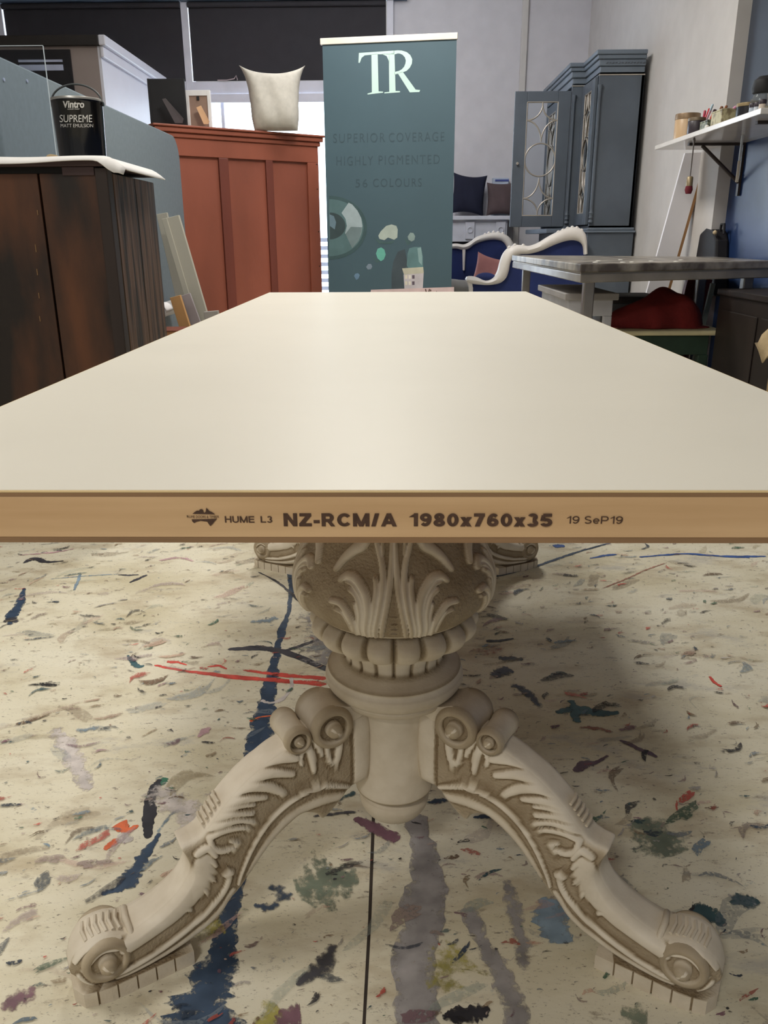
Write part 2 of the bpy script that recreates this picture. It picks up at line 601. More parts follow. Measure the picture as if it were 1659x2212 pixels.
# ------------------------------------------------------------------ paint on the floor
random.seed(5)
rng = np.random.default_rng(11)
STROKES = [
    # colour, cover, width px, pixel path
    ('navy', .62, [16, 8, 13, 15, 22, 34, 40, 34], [(633, 1225), (625, 1310), (608, 1369), (595, 1420), (590, 1470), (574, 1530), (561, 1610), (545, 1680)]),
    ('navy', .6, [24, 30, 34, 80, 105, 110], [(515, 1880), (497, 1980), (483, 2050), (455, 2120), (440, 2170), (425, 2230)]),
    ('charcoal', .68, [10, 16, 16, 14], [(492, 1403), (560, 1401), (610, 1408), (715, 1450)]),
    ('charcoal', .66, [6, 9, 9], [(612, 1407), (650, 1395), (700, 1378)]),
    ('red', .62, [5, 10, 14, 16], [(333, 1437), (422, 1453), (549, 1466), (705, 1478)]),
    ('red', .6, [6, 12, 14], [(525, 1448), (610, 1459), (705, 1467)]),
    ('red', .6, [10, 8, 3], [(360, 1430), (380, 1430), (404, 1437)]),
    ('red', .6, [4, 9, 3], [(447, 1441), (475, 1439), (490, 1446)]),
    ('paleGrey', .66, [7, 8, 8, 7, 6], [(564, 1513), (585, 1519), (608, 1511), (629, 1487), (630, 1464)]),
    ('orange', .62, [6, 4, 3], [(540, 1559), (560, 1550), (604, 1545)]),
    ('charcoal', .6, [4, 5, 7, 4], [(558, 1236), (600, 1258), (640, 1292), (680, 1322)]),
    ('navy', .6, [4, 14, 18, 10], [(52, 1270), (44, 1300), (30, 1325), (22, 1350)]),
    ('charcoal', .58, [6, 16, 8], [(8, 1345), (22, 1338), (36, 1345)]),
    ('teal', .62, [4, 12, 10, 3], [(276, 1415), (288, 1432), (298, 1440), (312, 1438)]),
    ('charcoal', .62, [5, 14, 10, 4], [(50, 1217), (75, 1207), (100, 1214), (138, 1212)]),
    ('charcoal', .66, [3, 8, 4], [(280, 1259), (300, 1250), (318, 1242)]),
    ('charcoal', .66, [3, 6, 3], [(255, 1242), (275, 1243), (300, 1242)]),
    ('slate', .52, [3, 4, 4], [(101, 1252), (180, 1245), (255, 1241)]),
    ('slate', .6, [4, 6, 4], [(160, 1276), (168, 1258), (174, 1240)]),
    ('green', .6, [6, 16, 12], [(336, 1706), (348, 1690), (356, 1680)]),
    ('ink', .7, [10, 18, 17, 16, 8], [(318, 1812), (324, 1770), (328, 1725), (336, 1700), (347, 1684)]),
    ('navy', .6, [6, 18, 30, 28, 16, 6], [(218, 1932), (255, 1920), (275, 1905), (300, 1868), (322, 1836), (345, 1800)]),
    ('slate', .48, [6, 10, 8], [(340, 1800), (366, 1765), (405, 1738)]),
    ('orange', .66, [24, 18, 4], [(256, 1779), (274, 1793), (299, 1783)]),
    ('orange', .66, [5, 14, 10], [(225, 1836), (244, 1822), (256, 1812)]),
    ('paleGrey', .55, [26, 32, 30, 20], [(118, 1575), (150, 1620), (172, 1670), (190, 1710)]),
    ('paleGrey', .55, [10, 26, 14], [(262, 1800), (272, 1812), (276, 1822)]),
    ('purple', .6, [12, 24, 20], [(765, 1768), (800, 1785), (862, 1815)]),
    ('olive', .5, [30, 46, 40], [(560, 2230), (585, 2196), (606, 2180)]),
    ('purple', .55, [30, 46, 40], [(600, 2220), (628, 2196), (650, 2190)]),
    ('purple', .5, [14, 34, 20], [(5, 2185), (38, 2160), (80, 2142)]),
    ('olive', .45, [20, 60, 40], [(420, 1985), (450, 2000), (480, 1990)]),
    ('teal', .62, [6, 26, 22, 8], [(1200, 1540), (1245, 1533), (1290, 1540), (1338, 1540)]),
    ('teal', .62, [12, 16, 12], [(1232, 1513), (1242, 1535), (1246, 1562)]),
    ('rust', .5, [6, 12, 6], [(1250, 1572), (1290, 1574), (1325, 1583)]),
    ('navy', .58, [6, 7, 6, 5], [(1060, 1248), (1150, 1226), (1240, 1196), (1320, 1172)]),
    ('blue', .6, [4, 8, 6], [(1274, 1207), (1300, 1202), (1332, 1198)]),
    ('blue', .6, [5, 6, 8, 7, 8, 6], [(1381, 1204), (1430, 1200), (1476, 1197), (1540, 1201), (1600, 1203), (1655, 1202)]),
    ('blue', .66, [10, 16, 8], [(1196, 1181), (1206, 1180), (1220, 1180)]),
    ('rust', .5, [3, 5, 4, 3], [(1296, 1274), (1345, 1254), (1400, 1230), (1440, 1216)]),
    ('charcoal', .62, [10, 7, 4], [(1050, 1386), (1080, 1385), (1110, 1380)]),
    ('slateDark', .58, [10, 18, 10], [(1076, 1422), (1100, 1424), (1130, 1425)]),
    ('slateDark', .56, [16, 34, 20], [(1062, 1462), (1085, 1452), (1104, 1446)]),
    ('slateDark', .54, [12, 16, 10], [(1105, 1478), (1135, 1494), (1170, 1530)]),
    ('red', .66, [4, 6, 4], [(1533, 1462), (1542, 1474), (1558, 1484)]),
    ('purpleDark', .62, [4, 12, 12, 4], [(1338, 1600), (1368, 1613), (1396, 1625), (1420, 1637)]),
    ('purpleDark', .6, [12, 20, 8, 4], [(1240, 1668), (1266, 1652), (1290, 1646), (1314, 1633)]),
    ('tealDark', .62, [12, 44, 26, 10], [(1493, 1968), (1520, 1975), (1545, 1985), (1566, 2002)]),
    ('tealDark', .6, [8, 26, 28, 10], [(1580, 1955), (1600, 1945), (1620, 1950), (1640, 1948)]),
    ('slate', .6, [20, 50, 60, 30], [(1172, 1940), (1190, 1965), (1200, 2000), (1212, 2040)]),
    ('midGrey', .56, [30, 26, 34, 40], [(1010, 1960), (1045, 2040), (1095, 2125), (1125, 2230)]),
    ('midGrey', .62, [40, 60, 66, 70], [(902, 1760), (915, 1880), (910, 2020), (900, 2230)]),
    ('midGrey', .5, [16, 26, 20], [(1090, 1900), (1120, 2000), (1130, 2100)]),
    ('ink', .6, [8, 26, 30, 8], [(955, 2200), (990, 2196), (1030, 2188), (1058, 2180)]),
    ('greenGrey', .5, [40, 110, 90, 30], [(640, 1930), (690, 1915), (730, 1905), (775, 1900)]),
    ('navy', .52, [6, 14, 10], [(548, 1956), (575, 1960), (604, 1955)]),
    ('navy', .5, [10, 20, 30], [(580, 1915), (605, 1925), (612, 1950)]),
    ('charcoal', .58, [4, 9, 4], [(676, 1765), (730, 1758), (770, 1756)]),
    ('teal', .52, [6, 12, 6], [(700, 1740), (745, 1722), (768, 1712)]),
    ('navy', .6, [5, 12, 5], [(925, 1735), (945, 1732), (968, 1730)]),
    ('navy', .6, [3, 10, 3], [(1022, 1768), (1045, 1766), (1072, 1770)]),
    ('mauve', .45, [20, 60, 30], [(440, 1755), (480, 1740), (520, 1760)]),
    ('midGrey', .46, [60, 110, 80], [(680, 1320), (700, 1400), (690, 1440)]),
    ('slate', .5, [10, 22, 14], [(540, 1345), (575, 1342), (600, 1335)]),
    ('mauve', .5, [4, 10, 4], [(340, 1212), (390, 1206), (420, 1214)]),
    ('mauve', .5, [4, 9, 3], [(40, 1200), (110, 1195), (160, 1186)]),
    ('slate', .48, [8, 18, 8], [(160, 1578), (190, 1577), (215, 1572)]),
    ('mauve', .55, [4, 16, 6], [(428, 1594), (440, 1582), (452, 1572)]),
    ('greenGrey', .5, [30, 90, 60], [(1370, 1770), (1420, 1810), (1460, 1850)]),
    ('rust', .4, [20, 40, 20], [(1010, 1405), (1050, 1408), (1090, 1402)]),
    ('paleGrey', .5, [40, 70, 50], [(330, 1700), (410, 1760), (440, 1810)]),
    ('charcoal', .55, [10, 36, 12], [(640, 2130), (700, 2090), (720, 2040)]),
    ('greenGrey', .5, [12, 40, 24], [(1340, 2188), (1370, 2196), (1400, 2205)]),
    ('olive', .42, [40, 120, 60], [(980, 2150), (960, 2090), (990, 2040)]),
]
SC = dict(navy=(44, 66, 92), charcoal=(58, 58, 66), red=(206, 74, 62), paleGrey=(206, 198, 194), orange=(222, 104, 60), teal=(52, 88, 96),
          slate=(126, 146, 162), green=(52, 112, 88), ink=(30, 30, 40), purple=(122, 86, 100), olive=(168, 160, 78), rust=(150, 96, 80),
          blue=(52, 86, 150), slateDark=(74, 80, 96), purpleDark=(92, 70, 84), tealDark=(44, 74, 80), midGrey=(150, 146, 146),
          greenGrey=(112, 124, 108), mauve=(196, 158, 166))
for si, (cn, cover, ws, path) in enumerate(STROKES):
    P3 = [np.array(atZ(x, y, 0)) for x, y in path]
    sc = [np.linalg.norm(p-CAM)/FPX for p in P3]
    W = [w_*k for w_, k in zip(ws, sc)]
    Q = bez([(p[0], p[1], ww) for p, ww in zip(P3, W)], 10)
    Q = [q for q in Q]
    L_, R_ = [], []
    ja = jb = 0.
    zz = .0004 + si*.00002
    for i, q in enumerate(Q):
        t = Q[min(i+1, len(Q)-1)][:2]-Q[max(i-1, 0)][:2]
        t = t/(np.linalg.norm(t)+1e-9)
        nrm = np.array([-t[1], t[0]])
        e = .25 if i in (0, len(Q)-1) else 1.
        ja = .6*ja + random.uniform(-.28, .28)
        jb = .6*jb + random.uniform(-.28, .28)
        L_.append((*(q[:2]+nrm*q[2]*.62*e*(1+ja)), zz))
        R_.append((*(q[:2]-nrm*q[2]*.62*e*(1+jb)), zz))
    mb = MB()
    rows = []
    for f_ in (0, .25, .5, .75, 1):
        rows.append([tuple(l_*(1-f_)+r_*f_ for l_, r_ in zip(a_, b_)) for a_, b_ in zip(L_, R_)])
    mb.grid(rows[::-1])
    o = mb.build('paint_stroke', stain_material('floor_paint_'+cn+str(int(cover*100)), SC[cn], cover), floor)
    at_ = o.data.attributes.new('edge', 'FLOAT', 'POINT')
    ev = []
    for f_ in (1, .45, 0, .45, 1):
        for i in range(len(Q)):
            ev.append(max(f_, 1-min(i, len(Q)-1-i)/3.))
    at_.data.foreach_set('value', ev)
# the joint in the slab
mb = MB()
mb.grid([[(*atZ(x-3, y, 0)[:2], .0003) for x, y in ((808, 1700), (806, 1770), (798, 1990), (785, 2225))],
         [(*atZ(x+4, y, 0)[:2], .0003) for x, y in ((808, 1700), (806, 1770), (798, 1990), (785, 2225))]][::-1])
mb.build('slab_joint', mat('joint_dark', (62, 54, 48), .9, var=.2), floor)

# countless small flecks and spatters
vs, fs, cols = [], [], []
PAL = [(44, 62, 84), (52, 52, 60), (60, 60, 66), (58, 92, 100), (120, 140, 156), (150, 120, 128), (120, 82, 96), (128, 104, 84), (196, 92, 80),
       (70, 110, 90), (176, 158, 150), (40, 40, 46), (140, 146, 150), (200, 170, 150), (150, 128, 100), (186, 180, 176)]
SOFT = [(186, 170, 172), (160, 172, 182), (196, 176, 160), (150, 156, 160), (170, 150, 156), (150, 132, 112), (176, 186, 176), (128, 140, 150), (214, 180, 172), (164, 150, 120)]
for i in range(9500):
    x, y = rng.uniform(-1.4, 1.4), .12+3.0*rng.uniform()**1.15
    big = rng.uniform()
    smear = i < 620
    if smear:
        big = .95
    ln = .0016+.004*rng.uniform() if big < .55 else (.006+.018*rng.uniform()**1.4 if big < .91 else .018+.045*rng.uniform()**1.8)
    if smear:
        ln = rng.uniform(.02, .10)
    asp = rng.uniform(.5, 1.) if big < .55 and rng.uniform() < .55 else rng.uniform(.12, .38)
    th = rng.normal(R(20), R(26))
    n = 7 if big < .55 else 16
    o = len(vs)
    rr = 1+.40*rng.standard_normal(n)
    rr = np.clip((rr+np.roll(rr, 1))/2, .35, 1.7)
    z = .0020+i*8e-8
    bend = rng.normal(0, .5)
    for k in range(n):
        a = 2*math.pi*k/n
        u = math.cos(a)*ln*.5*rr[k]
        v = math.sin(a)*ln*.5*asp*rr[k] + bend*u*u/ln
        vs.append((x+u*math.cos(th)-v*math.sin(th), y+u*math.sin(th)+v*math.cos(th), z))
    fs.append(tuple(range(o, o+n)))
    c = PAL[rng.integers(len(PAL))]
    c = lin(c)
    k = rng.uniform(.6, 1.2)
    cols.append((c[0]*k, c[1]*k, c[2]*k, rng.uniform(.55, 1)))
    if smear:
        c = lin(SOFT[rng.integers(len(SOFT))])
        cols[-1] = (c[0], c[1], c[2], rng.uniform(.22, .5))
me = bpy.data.meshes.new('paint_flecks')
me.from_pydata(vs, [], fs)
ca = me.color_attributes.new('paint', 'FLOAT_COLOR', 'CORNER')
data = []
for f_, c_ in zip(fs, cols):
    data += list(c_)*len(f_)
ca.data.foreach_set('color', data)
m = bpy.data.materials.new('fleck_paint')
m.use_nodes = True
vc = m.node_tree.nodes.new('ShaderNodeVertexColor')
vc.layer_name = 'paint'
bb = m.node_tree.nodes['Principled BSDF']
bb.inputs['Roughness'].default_value = .5
m.node_tree.links.new(vc.outputs[0], bb.inputs['Base Color'])
nz = m.node_tree.nodes.new('ShaderNodeTexNoise')
nz.inputs['Scale'].default_value = 240
tcn = m.node_tree.nodes.new('ShaderNodeTexCoord')
m.node_tree.links.new(tcn.outputs['Object'], nz.inputs['Vector'])
mr = m.node_tree.nodes.new('ShaderNodeMapRange')
mr.inputs[1].default_value = .32
mr.inputs[2].default_value = .50
mr.inputs[3].default_value = .05
mr.inputs[4].default_value = .92
m.node_tree.links.new(nz.outputs['Fac'], mr.inputs[0])
mul = m.node_tree.nodes.new('ShaderNodeMath')
mul.operation = 'MULTIPLY'
m.node_tree.links.new(mr.outputs[0], mul.inputs[0])
m.node_tree.links.new(vc.outputs['Alpha'], mul.inputs[1])
m.node_tree.links.new(mul.outputs[0], bb.inputs['Alpha'])
me.materials.append(m)
o = bpy.data.objects.new('paint_flecks', me)
COL.objects.link(o)
o.parent = floor
o['kind'] = 'stuff'

# ------------------------------------------------------------------ the table
tab = thing('dining_table', 'long table of a white door panel on two carved ivory pedestals', 'table', (0, .99, 0))
HW, LEN = .38, 1.98
top = MB().box((-HW, 0, .7186), (HW, LEN, .7462)).build('tabletop', M_pine, tab, bevel=.0006)
MB().box((-HW, 0, .7150), (HW, LEN, .7186)).build('bottom_skin', M_hard, top)
MB().box((-HW, 0, .7462), (HW, LEN, .7490)).build('top_skin', M_hard, top)
MB().box((-HW-.0004, -.0004, .7490), (HW+.0004, LEN+.0004, .7500)).build('lipping', M_film, top)
MB().box((-HW+.0012, .0012, .7500), (HW-.0012, LEN-.0012, .7504)).build('white_face', M_white, top)
mb = MB()


def edge_pt(x, y):
    p = atY(x, y, -.0005)
    return (p[0], -.0005, p[2])


def glyph(c, t):
    # grotesque capitals and figures from bars, slants and bows; cap height 1
    h = t/2
    F = []
    V = lambda x, y0=0, y1=1: F.append([(x-h, y0), (x+h, y0), (x+h, y1), (x-h, y1)])
    Hb = lambda x0, x1, y: F.append([(x0, y-h), (x1, y-h), (x1, y+h), (x0, y+h)])
    D = lambda x0, y0, x1, y1, k=1.08: F.append([(x0-h*k, y0), (x0+h*k, y0), (x1+h*k, y1), (x1-h*k, y1)])

    def arc(cx, cy, rx, ry, a0, a1, n=20):
        for i in range(n):
            p, q = R(a0+(a1-a0)*i/n), R(a0+(a1-a0)*(i+1)/n)
            F.append([(cx+(rx-h)*math.cos(p), cy+(ry-h)*math.sin(p)), (cx+(rx+h)*math.cos(p), cy+(ry+h)*math.sin(p)),
                      (cx+(rx+h)*math.cos(q), cy+(ry+h)*math.sin(q)), (cx+(rx-h)*math.cos(q), cy+(ry-h)*math.sin(q))])
    w = .66
    if c == 'H':
        w = .80; V(h); V(w-h); Hb(0, w, .52)
    elif c == 'U':
        w = .80; V(h, .33, 1); V(w-h, .33, 1); arc(w/2, .33, w/2-h, .34-h, 180, 360)
    elif c == 'M':
        w = .96; V(h); V(w-h); D(h, 1, w/2, 0); D(w-h, 1, w/2, 0)
    elif c == 'E':
        w = .72; V(h); Hb(0, w, h); Hb(0, w*.94, .52); Hb(0, w*.98, 1-h)
    elif c == 'L':
        w = .66; V(h); Hb(0, w, h)
    elif c == 'N':
        w = .80; V(h); V(w-h); D(h, 1, w-h, 0)
    elif c == 'Z':
        w = .74; Hb(.03, w-.02, 1-h); Hb(0, w, h); D(h*1.3, t*.8, w-h*1.4, 1-t*.8, 1.4)
    elif c == '-':
        w = .36; Hb(0, w, .36)
    elif c in 'RP':
        w = .80 if c == 'R' else .72
        ym = .45 if c == 'R' else .42
        V(h); Hb(0, .44, 1-h); Hb(0, .44, ym); ry = (1-h-ym)/2
        arc(.44, ym+ry, .26-h+.02, ry, -90, 90)
        if c == 'R':
            D(.40, ym, w-h*1.1, 0)
    elif c == 'C':
        w = .82; arc(.43, .5, .43-h, .5-h, 38, 322, 30)
    elif c == '/':
        w = .46; D(h, 0, w-h, 1)
    elif c == 'A':
        w = .92; D(h, 0, w/2, 1); D(w-h, 0, w/2, 1); Hb(.18, w-.18, .30)
    elif c == '1':
        w = .44; V(w-h); D(.06, .70, w-h, .93, 1.2)
    elif c == '0':
        arc(.33, .5, .33-h, .5-h, 0, 360, 34)
    elif c == '8':
        arc(.33, .735, .29-h, .265-h*.9, 0, 360, 24); arc(.33, .27, .33-h, .28-h, 0, 360, 26)
    elif c in '69':
        n0 = len(F)
        arc(.33, .32, .33-h, .32-h, 0, 360, 28); arc(.36, .42, .36-h, .58-h, 48, 184, 18)
        if c == '9':
            F[n0:] = [[(.66-x, 1-y) for x, y in f_] for f_ in F[n0:]]
    elif c == '7':
        Hb(.02, .64, 1-h); D(.22, 0, .64-h*1.3, 1-t*.7, 1.2)
    elif c == '5':
        Hb(.12, .62, 1-h); D(.08, .44, .15, 1-h, 1.); arc(.31, .33, .35-h, .33-h, -158, 132, 24)
    elif c == '3':
        arc(.31, .735, .29-h, .265-h*.9, -90, 158, 20); arc(.31, .27, .33-h, .28-h, -160, 90, 22)
    elif c == 'x':
        w = .62; D(h, 0, w-h, .72, 1.2); D(w-h, 0, h, .72, 1.2)
    elif c == 'S':
        w = .70; arc(.35, .735, .32-h, .265-h*.9, 28, 270, 20); arc(.35, .27, .35-h, .28-h, -152, 90, 20)
    elif c == 'e':
        w = .62; arc(.31, .36, .31-h, .36-h, 0, 318, 24); Hb(h*.6, w-h*.6, .36)
    return w, F


def edge_text(body, x0, y0, x1, y1, t):
    polys, x = [], 0
    for c in body:
        if c == ' ':
            x += .34
            continue
        w_, F = glyph(c, t)
        polys += [[(px+x, py) for px, py in f_] for f_ in F]
        x += w_+.11
    tot = x-.11
    a, c2 = edge_pt(x0, y1), edge_pt(x1, y0)
    for k, f_ in enumerate(polys):
        mb.poly([(a[0]+(c2[0]-a[0])*px/tot, -.00045-k*2e-6, a[2]+(c2[2]-a[2])*py) for px, py in f_])


edge_text('HUME', 486, 1115, 549, 1129, .17)
edge_text('L3', 563, 1115, 588, 1129, .17)
edge_text('NZ-RCM/A', 613, 1109, 857, 1137, .235)
edge_text('1980x760x35', 886, 1109, 1194, 1137, .235)
edge_text('19 SeP19', 1223, 1115, 1346, 1131, .13)
mb.build('printed_lettering', M_ink, top)
mb = MB()
z2 = lambda pts: [edge_pt(380+x*.3014, 1060+y*.3014) for x, y in pts]
mb.poly(z2([(118, 166), (135, 152), (150, 143), (165, 143), (172, 134), (186, 132), (194, 138), (196, 152), (206, 158), (213, 150), (217, 122), (226, 130), (240, 146), (256, 152), (268, 160), (282, 170)]))
mb.poly(z2([(112, 205), (118, 222), (130, 232), (150, 222), (178, 216), (205, 220), (224, 222), (234, 238), (246, 254), (262, 240), (276, 222), (290, 206), (294, 200), (205, 204)]))
mb.poly(z2([(78, 176), (80, 190), (84, 190), (84, 176)]))
x = 88
add_text(mb, 'HUME DOORS & TIMBER', lambda u, v: z2([(80+u*228, 196-v*18)])[0], .0)
mb.build('printed_logo', M_ink, top)

# carved relief -----------------------------------------------------


def relief(P, lobes):
    """height field over 2D points P: each lobe is a rounded ridge along a curve with a vein groove beside it"""
    H = np.zeros(len(P))
    for pts, wd, h in lobes:
        q = np.array(bez(pts, 5)) if len(pts) > 2 else np.array(pts, float)
        lo, hi = q.min(0)-wd*1.2, q.max(0)+wd*1.2
        sel = np.where((P[:, 0] > lo[0]) & (P[:, 0] < hi[0]) & (P[:, 1] > lo[1]) & (P[:, 1] < hi[1]))[0]
        if not len(sel):
            continue
        A = P[sel]
        best = np.full(len(sel), 1e9)
        tt = np.zeros(len(sel))
        m_ = len(q)-1
        for i in range(m_):
            d = q[i+1]-q[i]
            L2 = d @ d + 1e-12
            t = np.clip(((A-q[i]) @ d)/L2, 0, 1)
            dd = np.hypot(*(A-q[i]-t[:, None]*d).T)
            k = dd < best
            best[k] = dd[k]
            tt[k] = (i+t[k])/m_
        ww = wd*(.55+.45*np.sin(np.pi*np.clip(tt*.75+.2, 0, 1)))
        val = h*np.sqrt(np.clip(1-(best/ww)**2, 0, 1))
        H[sel] = np.maximum(H[sel], val)
    return H


def set_glaze(o, g):
    a = o.data.attributes.new('glaze', 'FLOAT', 'POINT')
    a.data.foreach_set('value', np.asarray(g, dtype=np.float32))


# column with urn
PROF = [(.100, .0), (.1005, .020), (.104, .034), (.112, .043), (.122, .0485), (.131, .0505), (.138, .0485), (.1415, .0440), (.146, .0435), (.1505, .0450), (.1520, .0545), (.156, .0565),
        (.18, .0565), (.288, .0575), (.296, .060), (.300, .066), (.306, .079), (.314, .084), (.318, .0835), (.322, .090), (.330, .0945), (.338, .0945), (.345, .0905), (.349, .0915), (.352, .088), (.356, .078),
        (.360, .070), (.364, .0675), (.372, .068), (.384, .073), (.392, .086), (.402, .1005), (.414, .1075), (.424, .1065), (.433, .098), (.436, .094), (.437, .102), (.441, .1085), (.452, .1195), (.464, .1255),
        (.478, .1275), (.492, .1265), (.506, .1225), (.522, .1150), (.540, .1060), (.560, .097), (.60, .084), (.66, .078), (.68, .085), (.69, .10), (.70, .115), (.7148, .118)]
pz = np.array([p[0] for p in PROF])
prr = np.array([p[1] for p in PROF])
zs = np.unique(np.concatenate([np.linspace(.10, .36, 105), np.linspace(.36, .56, 210), np.linspace(.56, .7148, 50), pz]))
NT = 640
th = np.linspace(0, 2*math.pi, NT, endpoint=False)
TH, ZZ = np.meshgrid(th, zs)
# smooth profile
_pc = np.array(bez(PROF, 8))
_pc[:, 0] = np.maximum.accumulate(_pc[:, 0])
rb = np.interp(zs, _pc[:, 0], _pc[:, 1])
RR = np.repeat(rb[:, None], NT, 1)
RN = .12
fold = np.abs(((TH + math.pi/2 + math.pi/4) % (math.pi/2)) - math.pi/4)      # four leaves, one to the front
Pf = np.stack([fold.ravel()*RN, ZZ.ravel()], 1)
dg = lambda l: [(R(a)*RN, z) for a, z in l]
UL = [(dg([(1.2, .60), (1.0, .56), (1.6, .535), (2.6, .51), (4.5, .485), (6.4, .458), (7.4, .442)]), .0042, .0060),
      (dg([(13, .60), (11.9, .565), (7.4, .540), (6.0, .517), (7.2, .489), (9.6, .462), (10.5, .443)]), .0045, .0072),
      (dg([(10.6, .5225), (9.4, .510), (10.3, .484), (12.1, .462), (13, .444)]), .0042, .0064),
      (dg([(31.5, .5165), (27.5, .5225), (21.5, .5195), (15.6, .506), (13.4, .486), (14.6, .462), (15.2, .445)]), .0052, .0075),
      (dg([(27.5, .516), (22.5, .513), (17.3, .500), (15.6, .483), (16.4, .465), (17, .446)]), .0036, .0058),
      (dg([(24.6, .508), (20.0, .501), (17.6, .483), (18.0, .465), (18.6, .447)]), .0040, .0064),
      (dg([(20.8, .492), (19.2, .478), (19.4, .463), (20.5, .447)]), .0036, .0056),
      (dg([(35.5, .4895), (29.5, .4895), (24.6, .478), (21.6, .463), (22, .447)]), .0048, .0070),
      (dg([(33, .480), (28, .477), (25, .464), (24.5, .450)]), .0032, .0052),
      (dg([(15, .60), (19.2, .562), (26.5, .551), (32.5, .540), (36.5, .5265)]), .0074, .0072),
      (dg([(17, .60), (24, .568), (33, .562)]), .0052, .0056),
      (dg([(9.5, .62), (8.5, .58), (7.0, .548)]), .0035, .0058),
      ([(0, .452), (.0035, .452)], .0016, .0025), ([(0, .460), (.003, .460)], .0014, .0022), ([(0, .468), (.003, .468)], .0014, .0022), ([(0, .478), (.0028, .478)], .0014, .0022)]
H = relief(Pf, UL).reshape(RR.shape)
wm = np.clip((ZZ-.440)/.006, 0, 1)*np.clip((.64-ZZ)/.03, 0, 1)
H *= wm
RR += H
# gadroon beads and flutes
N_G = 18
ph = np.abs((((TH+math.pi/2)/(2*math.pi/N_G)) % 1)-.5)*2           # 0 at bead centre, 1 at the joint (joint to the front)
gz = np.clip(1-((ZZ-.413)/.026)**2, 0, 1)
bead = np.sqrt(np.clip(1-ph**2.3, 0, 1))
RR += np.where((ZZ > .386) & (ZZ < .437), (bead-1)*.019*np.sqrt(gz)+.006*gz, 0)
flz = (ZZ > .361) & (ZZ <= .386)
RR += np.where(flz, (np.sqrt(np.clip(1-ph**4, 0, 1))-1)*.0055, 0)
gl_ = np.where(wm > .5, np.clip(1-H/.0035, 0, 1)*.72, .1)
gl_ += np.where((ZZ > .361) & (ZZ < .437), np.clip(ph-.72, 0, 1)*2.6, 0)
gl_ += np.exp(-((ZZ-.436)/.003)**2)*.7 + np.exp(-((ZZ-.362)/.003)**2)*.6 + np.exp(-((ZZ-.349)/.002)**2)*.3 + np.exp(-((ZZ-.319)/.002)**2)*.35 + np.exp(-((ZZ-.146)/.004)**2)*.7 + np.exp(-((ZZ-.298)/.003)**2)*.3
A = np.stack([RR*np.cos(TH), RR*np.sin(TH), ZZ], 2)
mb = MB()
mb.grid(A.tolist(), closev=True)
PED = []
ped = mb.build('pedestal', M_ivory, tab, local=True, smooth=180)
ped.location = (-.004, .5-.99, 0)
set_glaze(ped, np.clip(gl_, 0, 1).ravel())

# leg: r outwards, y across, z up
TOP = [(.045, .296), (.062, .300), (.080, .301), (.105, .296), (.140, .288), (.172, .277), (.200, .264), (.228, .247), (.254, .225), (.274, .203), (.288, .187), (.300, .1815), (.3150, .1785), (.3120, .168),
       (.3075, .150), (.311, .134), (.324, .116), (.346, .100), (.372, .088), (.392, .084), (.416, .092), (.438, .089), (.455, .075), (.463, .054)]
BOT = [(.045, .186), (.075, .184), (.088, .176), (.100, .162), (.121, .146), (.131, .158), (.150, .166), (.172, .156), (.196, .138), (.218, .114), (.236, .092), (.247, .080), (.254, .074), (.260, .068),
       (.268, .058), (.280, .047), (.298, .036), (.322, .027), (.350, .021), (.380, .018), (.405, .0178), (.425, .020), (.446, .029), (.461, .045)]
tp = np.array(bez(TOP, 13))
bt = np.array(bez(BOT, 13))
nu = len(tp)
NV = 150
fi = np.linspace(0, 2*math.pi, NV, endpoint=False)
cs, sn = np.cos(fi), np.sin(fi)
vv = .5-.5*np.sign(cs)*np.abs(cs)**(.62)
sy_ = np.sign(sn)*np.abs(sn)**(.30)
rz2 = tp[:, None, :]*(1-vv)[None, :, None] + bt[:, None, :]*vv[None, :, None]
rad = rz2[:, :, 0]
w0 = np.interp(rad, [.04, .08, .12, .2, .27, .31, .36, .40, .44, .463], [.024, .027, .027, .027, .027, .024, .027, .031, .030, .015])
